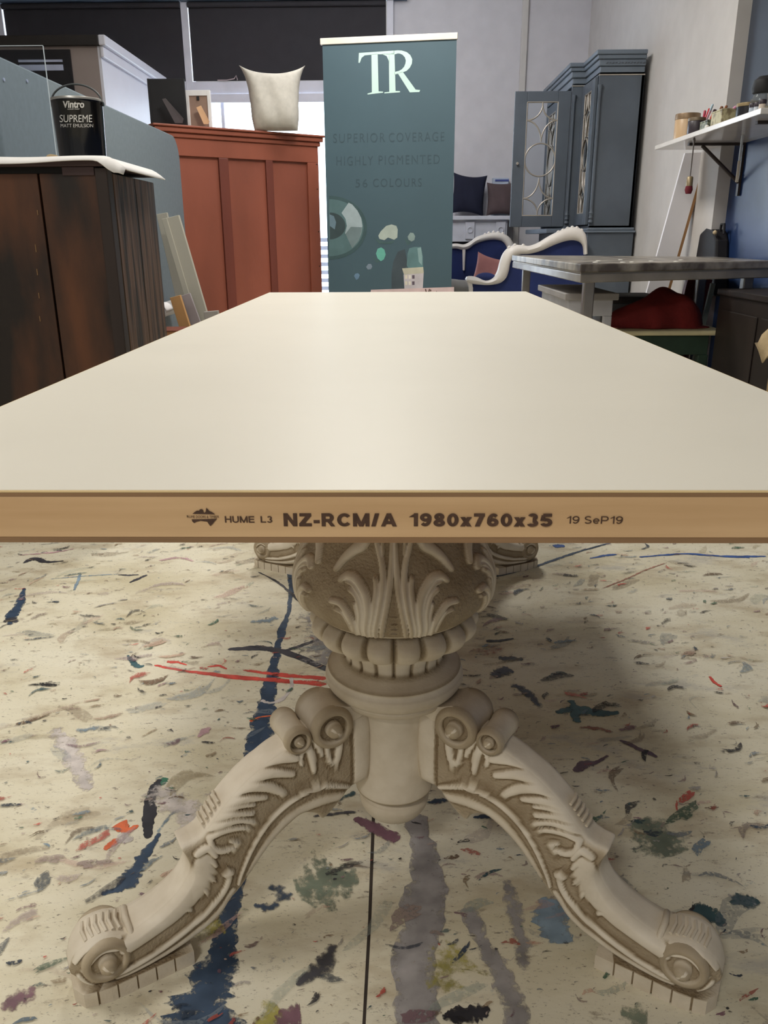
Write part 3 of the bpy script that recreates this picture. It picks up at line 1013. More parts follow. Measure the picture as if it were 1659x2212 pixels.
LL = [([(.2449, .252), (.2136, .2655), (.1848, .2685), (.160, .2625)], .0085, .0062),
      ([(.2478, .244), (.2217, .251), (.1929, .251), (.1665, .2415)], .0075, .0060),
      ([(.2497, .235), (.2246, .241), (.1988, .2325), (.1789, .2155)], .0080, .0062),
      ([(.2564, .2226), (.2352, .226), (.2045, .2195)], .0060, .0052),
      ([(.2600, .2150), (.240, .218), (.220, .214)], .0045, .0042),
      ([(.2877, .2033), (.2714, .2077), (.248, .2094), (.2237, .2019)], .0056, .0056),
      ([(.2817, .1947), (.2605, .1989), (.2418, .1983), (.2232, .1892)], .0056, .0056),
      ([(.2779, .1848), (.2636, .1890), (.2472, .1880), (.2285, .1815)], .0052, .0052),
      ([(.2803, .1831), (.2768, .1677), (.2657, .1602), (.2515, .1599), (.2451, .1657), (.2532, .1705)], .0050, .0054),
      ([(.2906, .196), (.2820, .212), (.2680, .226), (.2570, .238)], .0062, .0058),
      ([(.1474, .2814), (.1393, .2624), (.1364, .2364)], .0062, .0056),
      ([(.1340, .2814), (.1270, .2650), (.1235, .2550)], .0040, .0040),
      ([(.0963, .2811), (.0995, .2572), (.1052, .2381), (.1155, .2445)], .0058, .0056),
      ([(.1150, .272), (.1165, .258), (.1120, .246)], .0040, .0046),
      ([(.1500, .270), (.1540, .258), (.1520, .250)], .0034, .0040),
      # bead following the arch, and the flange under it
      ([(.0850, .1900), (.1000, .1975), (.1297, .2071), (.1684, .2003), (.2018, .1793), (.2256, .1491), (.2423, .1158), (.2480, .098)], .0040, .0050),
      ([(.0950, .1780), (.1252, .1839), (.1565, .1786), (.1825, .1659), (.2100, .138), (.232, .106)], .0088, .0030),
      # lower leg
      ([(.2634, .1221), (.2600, .1164), (.2665, .0989), (.2809, .0826), (.3062, .0623), (.3542, .0430), (.399, .036), (.4164, .0365)], .0050, .0052),
      ([(.2634, .1235), (.2570, .1225)], .0075, .0070),
      ([(.2560, .090), (.2750, .064), (.3050, .044), (.350, .030), (.410, .025)], .0060, .0030),
      ([(.2900, .150), (.2960, .126), (.3220, .100), (.3560, .083), (.395, .070)], .0170, .0060),
      ([(.2975, .1661), (.2834, .1703), (.2752, .1566)], .0060, .0066),
      ([(.2966, .150), (.2825, .1513), (.2762, .1419)], .0048, .0058),
      ([(.2960, .135), (.2860, .1290), (.2800, .1190)], .0046, .0054),
      ([(.3050, .1187), (.2943, .1120), (.290, .103)], .0044, .0052),
      ([(.3300, .0986), (.320, .0908), (.312, .084)], .0042, .0050),
      # toe leaves
      ([(.4020, .0850), (.4230, .0920), (.4430, .0840), (.4560, .066)], .0040, .0050),
      ([(.4060, .0730), (.4230, .0770), (.4370, .0690), (.4500, .052)], .0032, .0044),
      ([(.4540, .046), (.4480, .034), (.4400, .028)], .0036, .0040),
      # post against the column
      ([(.0640, .305), (.0650, .24), (.0660, .175)], .0130, .0045)]
Pl = np.stack([rz2[:, :, 0].ravel(), rz2[:, :, 1].ravel()], 1)
HL = relief(Pl, LL).reshape(rad.shape)
side = np.clip((np.abs(sy_)-.72)/.2, 0, 1)[None, :]
yy = sy_[None, :]*(w0 + HL*side)
# ribs across the top of the knee and the toe
A = np.stack([rz2[:, :, 0], yy, rz2[:, :, 1]], 2)
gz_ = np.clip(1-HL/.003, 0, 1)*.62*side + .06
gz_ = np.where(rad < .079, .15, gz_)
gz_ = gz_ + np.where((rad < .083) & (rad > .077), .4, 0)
mb = MB()
mb.grid(A.tolist(), closev=True)
nb = len(mb.v)
mb.f.append(tuple(range(NV-1, -1, -1)))
mb.mi.append(0)
mb.f.append(tuple((nu-1)*NV+k for k in range(NV)))
mb.mi.append(0)
gl_list = list(gz_.ravel())


def drum(x, z, r, hw, knob):
    """volute: drum across the leg with a rolled rim, a sunk ring and a button on both faces"""
    pr = [(0, hw+knob), (r*.20, hw+knob*.95), (r*.33, hw+knob*.55), (r*.36, hw-.001), (r*.40, hw-.0075), (r*.60, hw-.0075), (r*.66, hw-.001), (r*.76, hw+.0012), (r*.90, hw-.0002), (r*.985, hw-.005), (r, hw-.011),
          (r*.93, hw*.5), (r*.90, 0)]
    pr = pr + [(a, -h) for a, h in pr[::-1][1:]]
    M = Matrix.Translation((x, 0, z)) @ Matrix.Rotation(R(-90), 4, 'X')
    n = 40
    mb.lathe(pr, n, M)
    for a, h in pr:
        q = .1
        if abs(abs(h)-(hw-.0075)) < 1e-4:
            q = .85
        gl_list.extend([q]*n)


drum(.108, .293, .0300, .0345, .009)
drum(.156, .288, .0185, .0330, .004)
drum(.420, .0600, .0300, .0355, .013)
# lip of the leaf that curls under the collar, scroll tail between the drums
n0 = len(mb.v)
mb.prism([(.050, -.026, .300), (.066, -.026, .312), (.084, -.026, .316), (.100, -.026, .323), (.118, -.026, .318), (.095, -.026, .300), (.075, -.026, .292)], (0, .052, 0))
for rx, rz_, r_ in ((.0, 0, 0),):
    pass
# ribbed leaf tips on top of the knee and the toe
for k in range(5):
    s_ = k/4
    x0 = .262+.022*s_
    z0 = .222-.024*s_
    mb.tube([(x0, -.012, z0+.0005), (x0+.002, 0, z0+.003), (x0, .012, z0+.0005)], .0022, 6)
for k in range(6):
    s_ = k/5
    x0 = .399+.040*s_
    z0 = .0895+.0035*math.sin(s_*3)-.0015*s_
    mb.tube([(x0, -.016, z0-.001), (x0+.003, 0, z0+.0015), (x0, .016, z0-.001)], .0026, 6)
# the leaf lip that ends over the toe
mb.tube([(.386, -.029, .070), (.388, -.020, .0845), (.390, 0, .0865), (.388, .020, .0845), (.386, .029, .070)], [.002, .004, .0045, .004, .002], 8)
gl_list.extend([.18]*(len(mb.v)-n0))
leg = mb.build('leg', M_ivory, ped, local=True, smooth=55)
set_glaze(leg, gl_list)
# foot block under the toe
mb = MB()
NX = (.340, .364, .388, .412)
yl = lambda x: .030+.006*min(1, (x-.315)/.105)
half = [(.315, .030)]
for x in NX:
    half += [(x-.0012, yl(x)), (x-.0006, yl(x)-.0022), (x+.0006, yl(x)-.0022), (x+.0012, yl(x))]
half += [(.420, .036), (.434, .0345), (.4348, .0322), (.4362, .032), (.437, .0340), (.452, .030), (.462, .014)]
outl = half + [(x, -y) for x, y in half[::-1]]
mb.prism([(x, y, 0) for x, y in outl], (0, 0, .0215))
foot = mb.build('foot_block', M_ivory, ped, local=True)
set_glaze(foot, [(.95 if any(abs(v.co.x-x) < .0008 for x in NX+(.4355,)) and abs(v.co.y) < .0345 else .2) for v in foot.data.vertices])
for o_ in (leg, foot):
    o_.rotation_euler.z = R(209)
for src in (leg, foot):
    c2 = src.copy()
    COL.objects.link(c2)
    c2.parent = ped
    c2.rotation_euler.z = R(-29)
p2 = ped.copy()
COL.objects.link(p2)
p2.parent = tab
p2.location = (-.004, 1.48-.99, 0)
p2.rotation_euler.z = math.pi
for ch in [o_ for o_ in ped.children]:
    c2 = ch.copy()
    COL.objects.link(c2)
    c2.parent = p2

# ------------------------------------------------------------------ pull-up banner
BL0, BR0 = np.array(atY(692, 85, 5.06)), np.array(atY(989, 70, 4.94))
bx = BR0-BL0
bx[2] = 0
BWID = np.linalg.norm(bx)
bx /= BWID
bn = np.array([bx[1], -bx[0], 0])            # towards the camera
BZT = 2.05
ang = math.atan2(bx[1], bx[0])
ban = thing('pull_up_banner', 'tall teal pull-up banner standing behind the far end of the white table', 'banner', tuple((BL0[:2]+BR0[:2])/2)+(0,), ang)
M_teal = mat('banner_teal', (70, 93, 104), .55, var=.02, scale=3)
hwid = BWID/2
MB().box((-hwid+.012, -.002, .10), (hwid-.006, .002, BZT-.03)).build('banner_sheet', M_teal, ban, local=True)
sheet = ban.children[0]
MB().box((-hwid, -.011, BZT-.035), (hwid, .011, BZT)).build('top_rail', mat('rail_cream', (236, 228, 216), .4), ban, local=True, bevel=.003)
MB().box((-hwid-.01, -.045, .012), (hwid+.01, .045, .10)).build('base_cassette', mat('alloy', (170, 172, 176), .35, metal=.7), ban, local=True, bevel=.01)
for s_ in (-1, 1):
    MB().box((s_*.3-.02, -.14, 0), (s_*.3+.02, .14, .014)).build('foot', mat('alloy', (170, 172, 176)), ban, local=True, bevel=.003)
MB().tube([(0.0, .02, .10), (0.0, .014, BZT-.02)], .008, 10).build('support_pole', mat('alloy', (170, 172, 176)), ban, local=True, smooth=50)
Binv = np.array(ban.matrix_basis.inverted())
BP0 = np.array([*((BL0[:2]+BR0[:2])/2), 0.])


def bq(x, y, off=.0028):
    p = hit(x, y, BP0, bn)
    q = Binv @ np.array([*p, 1])
    return (q[0], -off, q[2])


def bpoly(mb, pts, off=.0028):
    mb.poly([bq(x, y, off) for x, y in pts])


zb4 = lambda pts: [(680+x*.19288, 50+y*.19288) for x, y in pts]
M_mint = mat('banner_mint_print', (196, 224, 218), .6, var=.01)
mb = MB()
for P_ in ([(490, 445), (495, 335), (890, 308), (893, 352), (830, 352), (705, 350), (640, 355), (560, 362), (525, 390), (505, 445)],
           [(635, 350), (705, 345), (715, 765), (765, 768), (765, 780), (592, 800), (590, 790), (640, 775)],
           [(745, 345), (840, 345), (840, 480), (828, 420), (805, 370)],
           [(830, 345), (893, 330), (905, 760), (955, 762), (955, 775), (780, 788), (780, 776), (835, 770)],
           [(895, 578), (930, 560), (985, 545), (1130, 745), (1180, 750), (1172, 772), (1065, 776), (935, 570)]):
    bpoly(mb, zb4(P_))
oo = zb4([(880, 310), (930, 305), (975, 308), (1030, 325), (1070, 358), (1092, 405), (1088, 455), (1065, 500), (1030, 535), (985, 552), (893, 580)])
ii = zb4([(893, 352), (930, 340), (955, 342), (985, 356), (1010, 385), (1020, 420), (1015, 455), (1000, 490), (975, 518), (945, 535), (893, 548)])
mb.grid([[bq(*p) for p in oo], [bq(*p) for p in ii]][::-1])
mb.build('printed_monogram', M_mint, sheet, local=True)
M_faint = mat('banner_faint_print', (60, 80, 90), .6, var=.06, scale=40)
mb = MB()


def btext(body, x0, y0, x1, y1, slope=0., sp=1.25):
    add_text(mb, body, lambda u, v: bq(x0+(x1-x0)*u, y1+(y0-y1)*v - slope*u), 0., sp)


for args in (('SUPERIOR', 720, 289, 832, 309, 2), ('COVERAGE', 840, 287, 960, 307, 2), ('HIGHLY', 727, 338, 806, 358, 1), ('PIGMENTED', 818, 336, 950, 356, 2), ('56', 768, 387, 794, 405, 0), ('COLOURS', 806, 386, 911, 404, 1)):
    mb = MB()
    btext(*args)
    mb.build('printed_lettering', M_faint, sheet, local=True)
z5 = lambda pts: [(680+x*.19288, 380+y*.19288) for x, y in pts]


def blob(name, pts, rgb, off, var=.06):
    mb = MB()
    bpoly(mb, z5(pts), off)
    return mb.build(name, mat('print_%d_%d_%d' % rgb, rgb, .6, var=var, scale=12), sheet, local=True)


def half_disc(cx, cy, rx, ry, n=26):
    return [(cx+rx*math.sin(math.pi*k/n), cy-ry*math.cos(math.pi*k/n)) for k in range(n+1)]


blob('printed_dish', half_disc(160, 580, 425, 358), (62, 86, 90), .0030)
blob('printed_dish', half_disc(162, 580, 385, 320), (84, 112, 116), .0032)
blob('printed_dish', [(300, 415), (380, 300), (420, 320), (480, 390), (520, 470), (535, 560), (520, 650), (490, 730), (420, 810), (340, 640), (360, 560), (345, 480)], (160, 176, 182), .0034)
blob('printed_dish', [(405, 570), (530, 575), (515, 660), (490, 730), (420, 810), (345, 650)], (112, 130, 134), .0036)
blob('printed_dish', half_disc(170, 560, 175, 150), (56, 72, 76), .0036)
blob('printed_dish', [(165, 430), (215, 450), (240, 520), (225, 600), (170, 560)], (104, 128, 142), .0038)
blob('printed_pebble', [(712, 670), (740, 620), (800, 560), (860, 543), (915, 560), (930, 600), (925, 690), (890, 715), (820, 690), (780, 720), (725, 705)], (172, 184, 176), .0032)
blob('printed_pebble', [(1040, 680), (1070, 635), (1105, 640), (1125, 675), (1115, 720), (1085, 735), (1050, 715)], (140, 160, 158), .0032)
blob('printed_pebble', [(685, 870), (705, 815), (745, 800), (780, 825), (795, 880), (775, 935), (740, 955), (705, 925)], (104, 176, 162), .0032)
blob('printed_pebble', [(575, 1020), (600, 985), (630, 985), (645, 1015), (630, 1045), (595, 1048)], (124, 140, 156), .0032)
blob('printed_pebble', [(440, 1120), (455, 1095), (485, 1088), (505, 1110), (490, 1150), (465, 1165)], (104, 134, 160), .0032)
for pts in ([(660, 690), (720, 720), (790, 740), (900, 725), (860, 760), (720, 760)], [(995, 690), (1040, 720), (1085, 745), (1040, 775)], [(640, 900), (690, 930), (740, 965), (690, 970)]):
    blob('printed_shade', pts, (70, 96, 98), .0029)
blob('printed_shade', [(880, 960), (930, 850), (1010, 820), (1040, 1000), (985, 1060), (1000, 1260), (860, 1262), (862, 1080)], (66, 78, 86), .0029)
blob('printed_brush', [(1030, 1000), (1040, 870), (1060, 810), (1120, 795), (1190, 795), (1210, 900), (1215, 1030), (1050, 1035)], (96, 130, 134), .0031)
blob('printed_brush', [(1150, 810), (1190, 800), (1205, 900), (1200, 1000), (1165, 960)], (136, 166, 168), .0033)
blob('printed_brush', [(978, 1035), (1215, 1020), (1222, 1090), (1000, 1105)], (190, 188, 170), .0033)
blob('printed_brush', [(995, 1105), (1220, 1090), (1210, 1262), (1005, 1266)], (196, 190, 196), .0033)
for i in range(3):
    for j in range(2):
        blob('printed_brush', [(1010+i*40, 1112+j*70), (1038+i*40, 1110+j*70), (1038+i*40, 1150+j*70), (1012+i*40, 1152+j*70)], [(220, 214, 196), (226, 220, 210), (96, 84, 96)][i], .0036)
blob('printed_footer', [(630, 1275), (1000, 1262), (1560, 1244), (1562, 1500), (600, 1500)], (214, 190, 190), .0034)
mb = MB()
add_text(mb, 'Vintro', lambda u, v: bq(918+44*u, 646-22*v, .0040), .02)
mb.build('printed_lettering', M_ink, sheet, local=True)

# ------------------------------------------------------------------ wardrobe (panelled back)
WL, WR_ = np.array([-1.576, 5.265]), np.array([-.566, 5.995])
wd_ = WR_-WL
WLEN = np.linalg.norm(wd_)
wang = math.atan2(wd_[1], wd_[0])
M_ward = mat('red_brown_timber', (142, 78, 58), .5, var=.09, scale=3, stretch=(1, 1, .25), bump=.05)
M_wardd = mat('red_brown_timber_edge', (112, 58, 46), .5, var=.09, scale=3, stretch=(1, 1, .25))
M_wardp = mat('red_brown_panel', (140, 78, 60), .5, var=.12, scale=2.2, stretch=(1, 1, .35), bump=.05)
wrd = thing('wardrobe', 'red-brown wooden wardrobe with panelled back, left of the teal banner', 'wardrobe', (WL[0], WL[1], 0), wang)
ZT = 1.615
MB().box((.02, .02, .06), (WLEN-.03, .42, ZT-.07)).build('carcass', M_wardp, wrd, local=True)
for z0, z1, o0 in ((ZT-.075, ZT-.045, .012), (ZT-.045, ZT-.015, .028), (ZT-.015, ZT, .04)):
    MB().box((-.0-o0+.01, -o0, z0), (WLEN-.01+o0-.01, .43, z1)).build('cornice', M_ward, wrd, local=True, bevel=.006)
MB().box((.012, .0, ZT-.185), (WLEN-.022, .02, ZT-.075)).build('rail', M_ward, wrd, local=True, bevel=.003)
MB().box((.012, .0, .06), (WLEN-.022, .02, .17)).build('rail', M_ward, wrd, local=True, bevel=.003)
for x0, x1 in ((.012, .09), (.43, .50), (.79, .845), (WLEN-.115, WLEN-.022)):
    MB().box((x0, -.002, .17), (x1, .02, ZT-.185)).build('stile', M_ward if x1 > 1.1 else M_wardd, wrd, local=True, bevel=.004)
for x in (.0, WLEN-.09):
    for y in (.02, .34):
        MB().box((x+.02, y, 0), (x+.08, y+.06, .06)).build('foot', M_wardd, wrd, local=True)
for z in (.7, .95, 1.25, 1.42):
    MB().tube([(WLEN-.04, -.0025, z), (WLEN-.04, 0.0, z)], .005, 8).build('nail_hole', mat('dark_hole', (40, 24, 20), .9), wrd, local=True)


# ------------------------------------------------------------------ cushions
def cushion(name, label, w_, h_, t_, m, loc, rot, pinch=(.14, .14), sag=0., group=None, prof=None):
    n = 36
    u = np.sin(np.linspace(-1, 1, n)*math.pi/2)
    mb = MB()
    for sgn in (1, -1):
        G = []
        for a in u:
            row = []
            for b_ in u:
                x = a*w_/2*(1-pinch[0]*(1-b_**2)*abs(a)**3)
                z = b_*h_/2*(1-pinch[1]*(1-a**2)*abs(b_)**3)
                if prof:
                    x = a*w_/2*np.interp(b_, [-1, -.6, -.2, .3, .65, .88, 1], prof)
                    if b_ < 0:
                        z = b_*h_/2
                th_ = t_/2*((1-a**4)*(1-b_**4))**.55
                th_ *= 1+.05*math.sin(7*a+3*b_)
                row.append((x, sgn*th_, z))
            G.append(row)
        if sgn < 0:
            G = G[::-1]
        mb.grid(G)
    o = mb.build(name, m, smooth=180, merge=True)
    o.location = loc
    o.rotation_euler = rot
    return tag(o, label, 'cushion', group)


M_linen = mat('oatmeal_linen', (186, 180, 168), .9, var=.04, scale=30, bump=.12, bscale=400)
p = atY(592, 272, 5.74)
cushion('scatter_cushion', 'plain oatmeal linen cushion with pointed corners on top of the wardrobe', .455, .42, .17, M_linen, (p[0]+.010, 5.74, ZT+.212), (R(-6), R(-1), wang*.25), (.24, .33), .12, None, (.66, .72, .73, .77, .84, .93, 1.))

# ------------------------------------------------------------------ frames on the wardrobe
M_black = mat('frame_black', (30, 30, 33), .6)


def plate(name, mats, q, Y, th, parent=None, **kw):
    """flat board facing the camera side: pixel corners at depth Y, real thickness th"""
    mb = MB()
    mb.prism([atY(x, y, Y) for x, y in q], (0, th, 0))
    return mb.build(name, mats, parent, **kw)


def on_ward(x, Y):
    return atY(x, 265, Y)


t = thing('picture_frame', 'black picture frame seen from behind, on the left end of the wardrobe top', 'picture frame', (-1.50, 5.52, ZT))
x0, x1 = atY(322, 215, 5.52)[0], atY(401, 215, 5.52)[0]
zt = atY(360, 170, 5.52)[2]
MB().box((x0, 5.515, ZT), (x1, 5.535, zt)).build('backing', M_black, t, bevel=.003)
MB().box((x0, 5.510, ZT), (x0+.012, 5.54, zt)).build('frame_edge', M_black, t)
mb = MB()
mb.prism([atY(350, 214, 5.45), atY(357, 212, 5.45), atY(396, 256, 5.44), atY(394, 266, 5.44), atY(378, 266, 5.44)], (0, .008, 0))
o = mb.build('easel_leg', mat('strut_grey', (84, 78, 80), .7), t)
t = thing('picture_frame', 'white photo frame with brown backing on the wardrobe, beside the black frame', 'picture frame', (-1.3, 5.62, ZT))
x0, x1 = atY(403, 230, 5.62)[0], atY(456, 230, 5.62)[0]
zt = atY(430, 195, 5.62)[2]
M_fw = mat('frame_white', (226, 224, 222), .5)
for bx_ in (((x0, 5.61, ZT), (x0+.022, 5.635, zt)), ((x1-.022, 5.61, ZT), (x1, 5.635, zt)), ((x0+.022, 5.61, zt-.035), (x1-.022, 5.635, zt)), ((x0+.022, 5.61, ZT), (x1-.022, 5.635, ZT+.012))):
    MB().box(*bx_).build('frame_side', M_fw, t, bevel=.002)
MB().box((x0+.022, 5.617, ZT+.012), (x1-.022, 5.622, zt-.035)).build('backing', mat('backing_board', (150, 124, 108), .8), t)
mb = MB()
mb.prism([atY(424, 232, 5.57), atY(434, 228, 5.57), atY(452, 262, 5.56), atY(450, 268, 5.56), atY(440, 268, 5.56)], (0, .006, 0))
mb.build('easel_leg', mat('strut_tan', (214, 172, 132), .7), t)
MB().box((x0+.075, 5.612, zt-.062), (x0+.092, 5.617, zt-.038)).build('hanger_clip', M_black, t)

# ------------------------------------------------------------------ tall white cabinet at the back left
M_boothw = mat('cabinet_white', (206, 206, 216), .45, var=.01)
M_boothf = mat('cabinet_taupe', (142, 130, 126), .6, var=.02)
M_dk = mat('near_black', (34, 30, 30), .6)
XB = -2.06
t = thing('tall_cabinet', 'tall cabinet with white side and taupe front, behind the grey partition', 'cabinet', (-2.8, 6.5, 0))
MB().box((-3.5, 5.80, 0), (XB-.02, 7.34, 2.17)).build('front_panel', M_boothf, t)
MB().box((XB-.02, 5.80, 0), (XB, 7.34, 2.17)).build('side_panel', M_boothw, t)
MB().box((XB, 5.79, 2.10), (XB+.025, 7.34, 2.17)).build('moulding', M_boothw, t, bevel=.006)
MB().box((-3.5, 5.77, 2.17), (XB+.0, 7.34, 2.235)).build('top_trim', M_dk, t, bevel=.004)
MB().box((XB+.0, 5.77, 2.17), (XB+.05, 7.34, 2.235)).build('top_moulding', M_boothw, t, bevel=.008)
g0, g1 = atY(0, 108, 5.79), atY(162, 205, 5.79)
MB().box((-3.4, 5.785, 1.5), (g1[0], 5.80, g0[2])).build('glass_door', mat('dark_glass', (28, 28, 33), .12, spec=.6), t)
a, c_ = atY(40, 133, 5.78), atY(137, 152, 5.78)
MB().box((a[0], 5.778, c_[2]), (c_[0], 5.786, c_[2]+.036)).build('reflection_stripe', mat('pale_stripe_fixing', (172, 180, 205), .3), t)  # pale stripes standing in for reflections on the dark glass
MB().box((a[0], 5.778, a[2]-.004), (c_[0], 5.786, a[2]+.010)).build('reflection_stripe', mat('pale_stripe_fixing', (172, 180, 205)), t)

# ------------------------------------------------------------------ partition
M_part = mat('partition_blue_grey', (116, 128, 136), .75, var=.03, scale=40)
XP = -1.40
prt = thing('office_partition', 'blue-grey partition screen with a rounded top corner, left of the wardrobe', 'partition', (XP-.02, 3.8, 0))
pts = [(2.62, .06), (5.13, .06)]
for k in range(9):
    a = R(90*k/8)
    pts.append((5.13-.14+.14*math.cos(a), 1.515-.14+.14*math.sin(a)))
pts += [(2.62, 1.515)]
mb = MB()
mb.prism([(XP, y, z) for y, z in pts], (-.045, 0, 0))
mb.build('screen_panel', M_part, prt, bevel=.008)
for y in (2.8, 4.9):
    MB().box((XP-.16, y-.03, 0), (XP+.11, y+.03, .02)).build('foot', M_dk, prt, bevel=.005)
    MB().box((XP-.035, y-.02, .02), (XP-.01, y+.02, .06)).build('stem', M_dk, prt)
for x, y in ((150, 182), (152, 183)):
    pass
for (x, y) in ((8, 172), (58, 175)):
    p = atX(x, y, XP+.001)
    MB().tube([(XP, p[1], p[2]), (XP+.004, p[1], p[2])], .006, 8).build('fixing', mat('pale_stripe_fixing', (172, 180, 205)), prt)

# ------------------------------------------------------------------ dark timber cabinet at the left
M_old = mat('old_dark_timber', (92, 54, 30), .6, var=.2, scale=5.5, stretch=(1, 1, .30), bump=.25, bscale=16, dark=(26, 17, 12), thr=(.40, .66))
M_old2 = mat('old_dark_timber_side', (92, 68, 50), .7, var=.2, scale=14, stretch=(2.2, 2.2, .18), bump=.3, bscale=30, dark=(34, 25, 20), thr=(.40, .56))
M_old3 = mat('old_dark_post', (44, 33, 29), .65, var=.1, stretch=(1, 1, .2))
t = thing('old_cabinet', 'dark brown plank-sided cabinet at the left, paint tin on top', 'cabinet', (-1.1, 2.2, 0))
ZC = 1.118
xc = -.832
MB().box((-1.345, 2.03, .05), (xc-.02, 2.47, ZC-.03)).build('carcass', M_old3, t)
for x0, x1 in ((-1.345, -1.272), (-1.270, -1.040), (-1.034, xc-.036)):
    MB().box((x0, 2.012, .05), (x1, 2.032, ZC-.036)).build('plank', M_old, t, bevel=.002)
MB().box((xc-.038, 2.004, 0), (xc-.002, 2.05, ZC-.022)).build('corner_post', M_old3, t, bevel=.003)
for y0, y1 in ((2.052, 2.255), (2.258, 2.468)):
    MB().box((xc-.02, y0, .05), (xc-.001, y1, ZC-.034)).build('side_plank', M_old2, t, bevel=.002)
MB().box((-1.35, 2.0, ZC-.018), (xc+.008, 2.475, ZC)).build('cabinet_top', mat('old_top', (62, 44, 44), .6), t, bevel=.003)
MB().box((-1.345, 2.014, ZC-.036), (-.965, 2.03, ZC-.018)).build('top_gap', mat('gap_black', (12, 10, 10), .9), t)
MB().box((-.965, 2.008, ZC-.042), (xc-.04, 2.03, ZC-.018)).build('rail_block', mat('old_top', (62, 44, 44)), t, bevel=.002)
for x in (-1.34, xc-.06):
    MB().box((x, 2.42, 0), (x+.05, 2.47, .05)).build('foot', M_old3, t)
MB().box((-1.34, 2.03, 0), (-1.29, 2.08, .05)).build('foot', M_old3, t)
M_split = mat('split_pale', (120, 92, 62), .8)
for (x, y, l_) in ((113, 460, 8), (108, 540, 16), (112, 590, 12), (117, 640, 10), (120, 690, 10)):
    p = atY(x*.72+0, y, 2.011)
    MB().box((p[0]-.0012, 2.0105, p[2]-.006), (p[0]+.0015, 2.0125, p[2]+l_*.001)).build('splinter', M_split, t)
# white cloth over its top
G = []
nx, ny = 46, 22
for i in range(nx):
    row = []
    x = -1.35+(xc+.045+1.35)*i/(nx-1)
    for j in range(ny):
        y = 1.985+.44*j/(ny-1)
        z = ZC+.004+.0015*math.sin(19*x+3*y)
        e = max(0, (x-xc)/.045)
        yy_ = y
        if j == 0:
            z -= .014+.004*math.sin(9*x)
            k = math.exp(-((x+.818)/.022)**2)
            z -= .022*k
            yy_ -= .006+.006*k
        if j == 1:
            z += .002
        if e > 0:
            z -= .030*e**1.5
            yy_ = y+.02*e
        row.append((x, yy_, z))
    G.append(row)
mb = MB()
mb.grid([r_ for r_ in G])
o = mb.build('drop_cloth', mat('cloth_white', (228, 226, 224), .85, var=.02, bump=.05), smooth=60, solid=-.003)
tag(o, 'white cloth over the dark cabinet top, its corner hanging at right', 'cloth')

# paint tin
pc = atY(166, 318, 2.16)
CX, CY, CZ = pc[0]+.002, 2.20, ZC+.008
tin = thing('paint_tin', 'black paint tin with white lettering and raised handle, on the dark cabinet', 'paint tin', (CX, CY, CZ))
RT, HT = .0745, .172
M_tin = mat('tin_black', (16, 17, 20), .14, spec=.5, var=.02)
MB().lathe([(RT*.90, .0), (RT*.93, .002), (RT*.935, .006), (RT*1.0, HT-.012), (RT*1.02, HT-.010), (RT*1.02, HT-.002)], 48, Matrix.Translation((CX, CY, CZ))).build('tin_body', M_tin, tin, smooth=40)
MB().lathe([(RT*.96, HT-.004), (RT*1.035, HT-.004), (RT*1.04, HT), (RT*1.02, HT+.003), (RT*.95, HT+.002), (RT*.93, HT-.003)], 48, Matrix.Translation((CX, CY, CZ))).build('lid_rim', mat('tin_rim', (178, 176, 172), .35, metal=.6), tin, smooth=40)
hp = []
for k in range(25):
    a = math.pi*k/24
    hp.append((CX-RT*1.02*math.cos(a), CY-.004, CZ+HT-.006+.050*math.sin(a)))
MB().tube(hp, .0028, 8).build('handle', mat('handle_grey', (70, 74, 76), .5), tin, smooth=60)
for s_ in (-1, 1):
    MB().tube([(CX+s_*RT, CY, CZ+HT-.010), (CX+s_*(RT+.006), CY, CZ+HT-.010)], .006, 10).build('handle_lug', M_tin, tin, smooth=60)
# lettering wrapped on the tin
va = math.atan2(CAM[1]-CY, CAM[0]-CX)
M_let = mat('tin_lettering', (206, 204, 198), .5)


def tin_text(body, x0, y0, x1, y1, bold=0., name='lettering'):
    mb = MB()

    def fn(u, v):
        x, y = x0+(x1-x0)*u, y1+(y0-y1)*v
        d = ray(x, y)
        # nearest hit on the tapered wall
        z = CZ+HT*.5
        for _ in range(6):
            rr = RT*(.935+.065*(z-CZ)/HT)*1.004+.0004
            ox, oy = CAM[0]-CX, CAM[1]-CY
            A_ = d[0]**2+d[1]**2
            B_ = ox*d[0]+oy*d[1]
            C_ = ox*ox+oy*oy-rr*rr
            t_ = (-B_-math.sqrt(max(1e-9, B_*B_-A_*C_)))/A_
            q = CAM+d*t_
            z = q[2]
        return tuple(q)
    add_text(mb, body, fn, bold)
    mb.build(name, M_let, tin)


tin_text('Vintro', 135, 217, 182, 233, .03)
tin_text('LUXURY PAINT', 146, 234, 172, 237, .0)
tin_text('SUPREME', 129, 248, 199, 264, .0)
tin_text('MATT EMULSION', 131, 267.5, 201, 275, -.006)
p = atY(249, 318, 2.30)
t = thing('screw_cap', 'small black cap on the dark cabinet, right of the paint tin', 'cap', (p[0], 2.30, ZC+.007))
MB().lathe([(.011, 0), (.0135, .001), (.0135, .013), (.012, .015)], 20, Matrix.Translation((p[0], 2.30, ZC+.007))).build('cap_body', M_black, t, smooth=40)
MB().lathe([(.0138, .010), (.0142, .012), (.0138, .014)], 20, Matrix.Translation((p[0], 2.30, ZC+.007))).build('cap_ring', M_black, t, smooth=40)
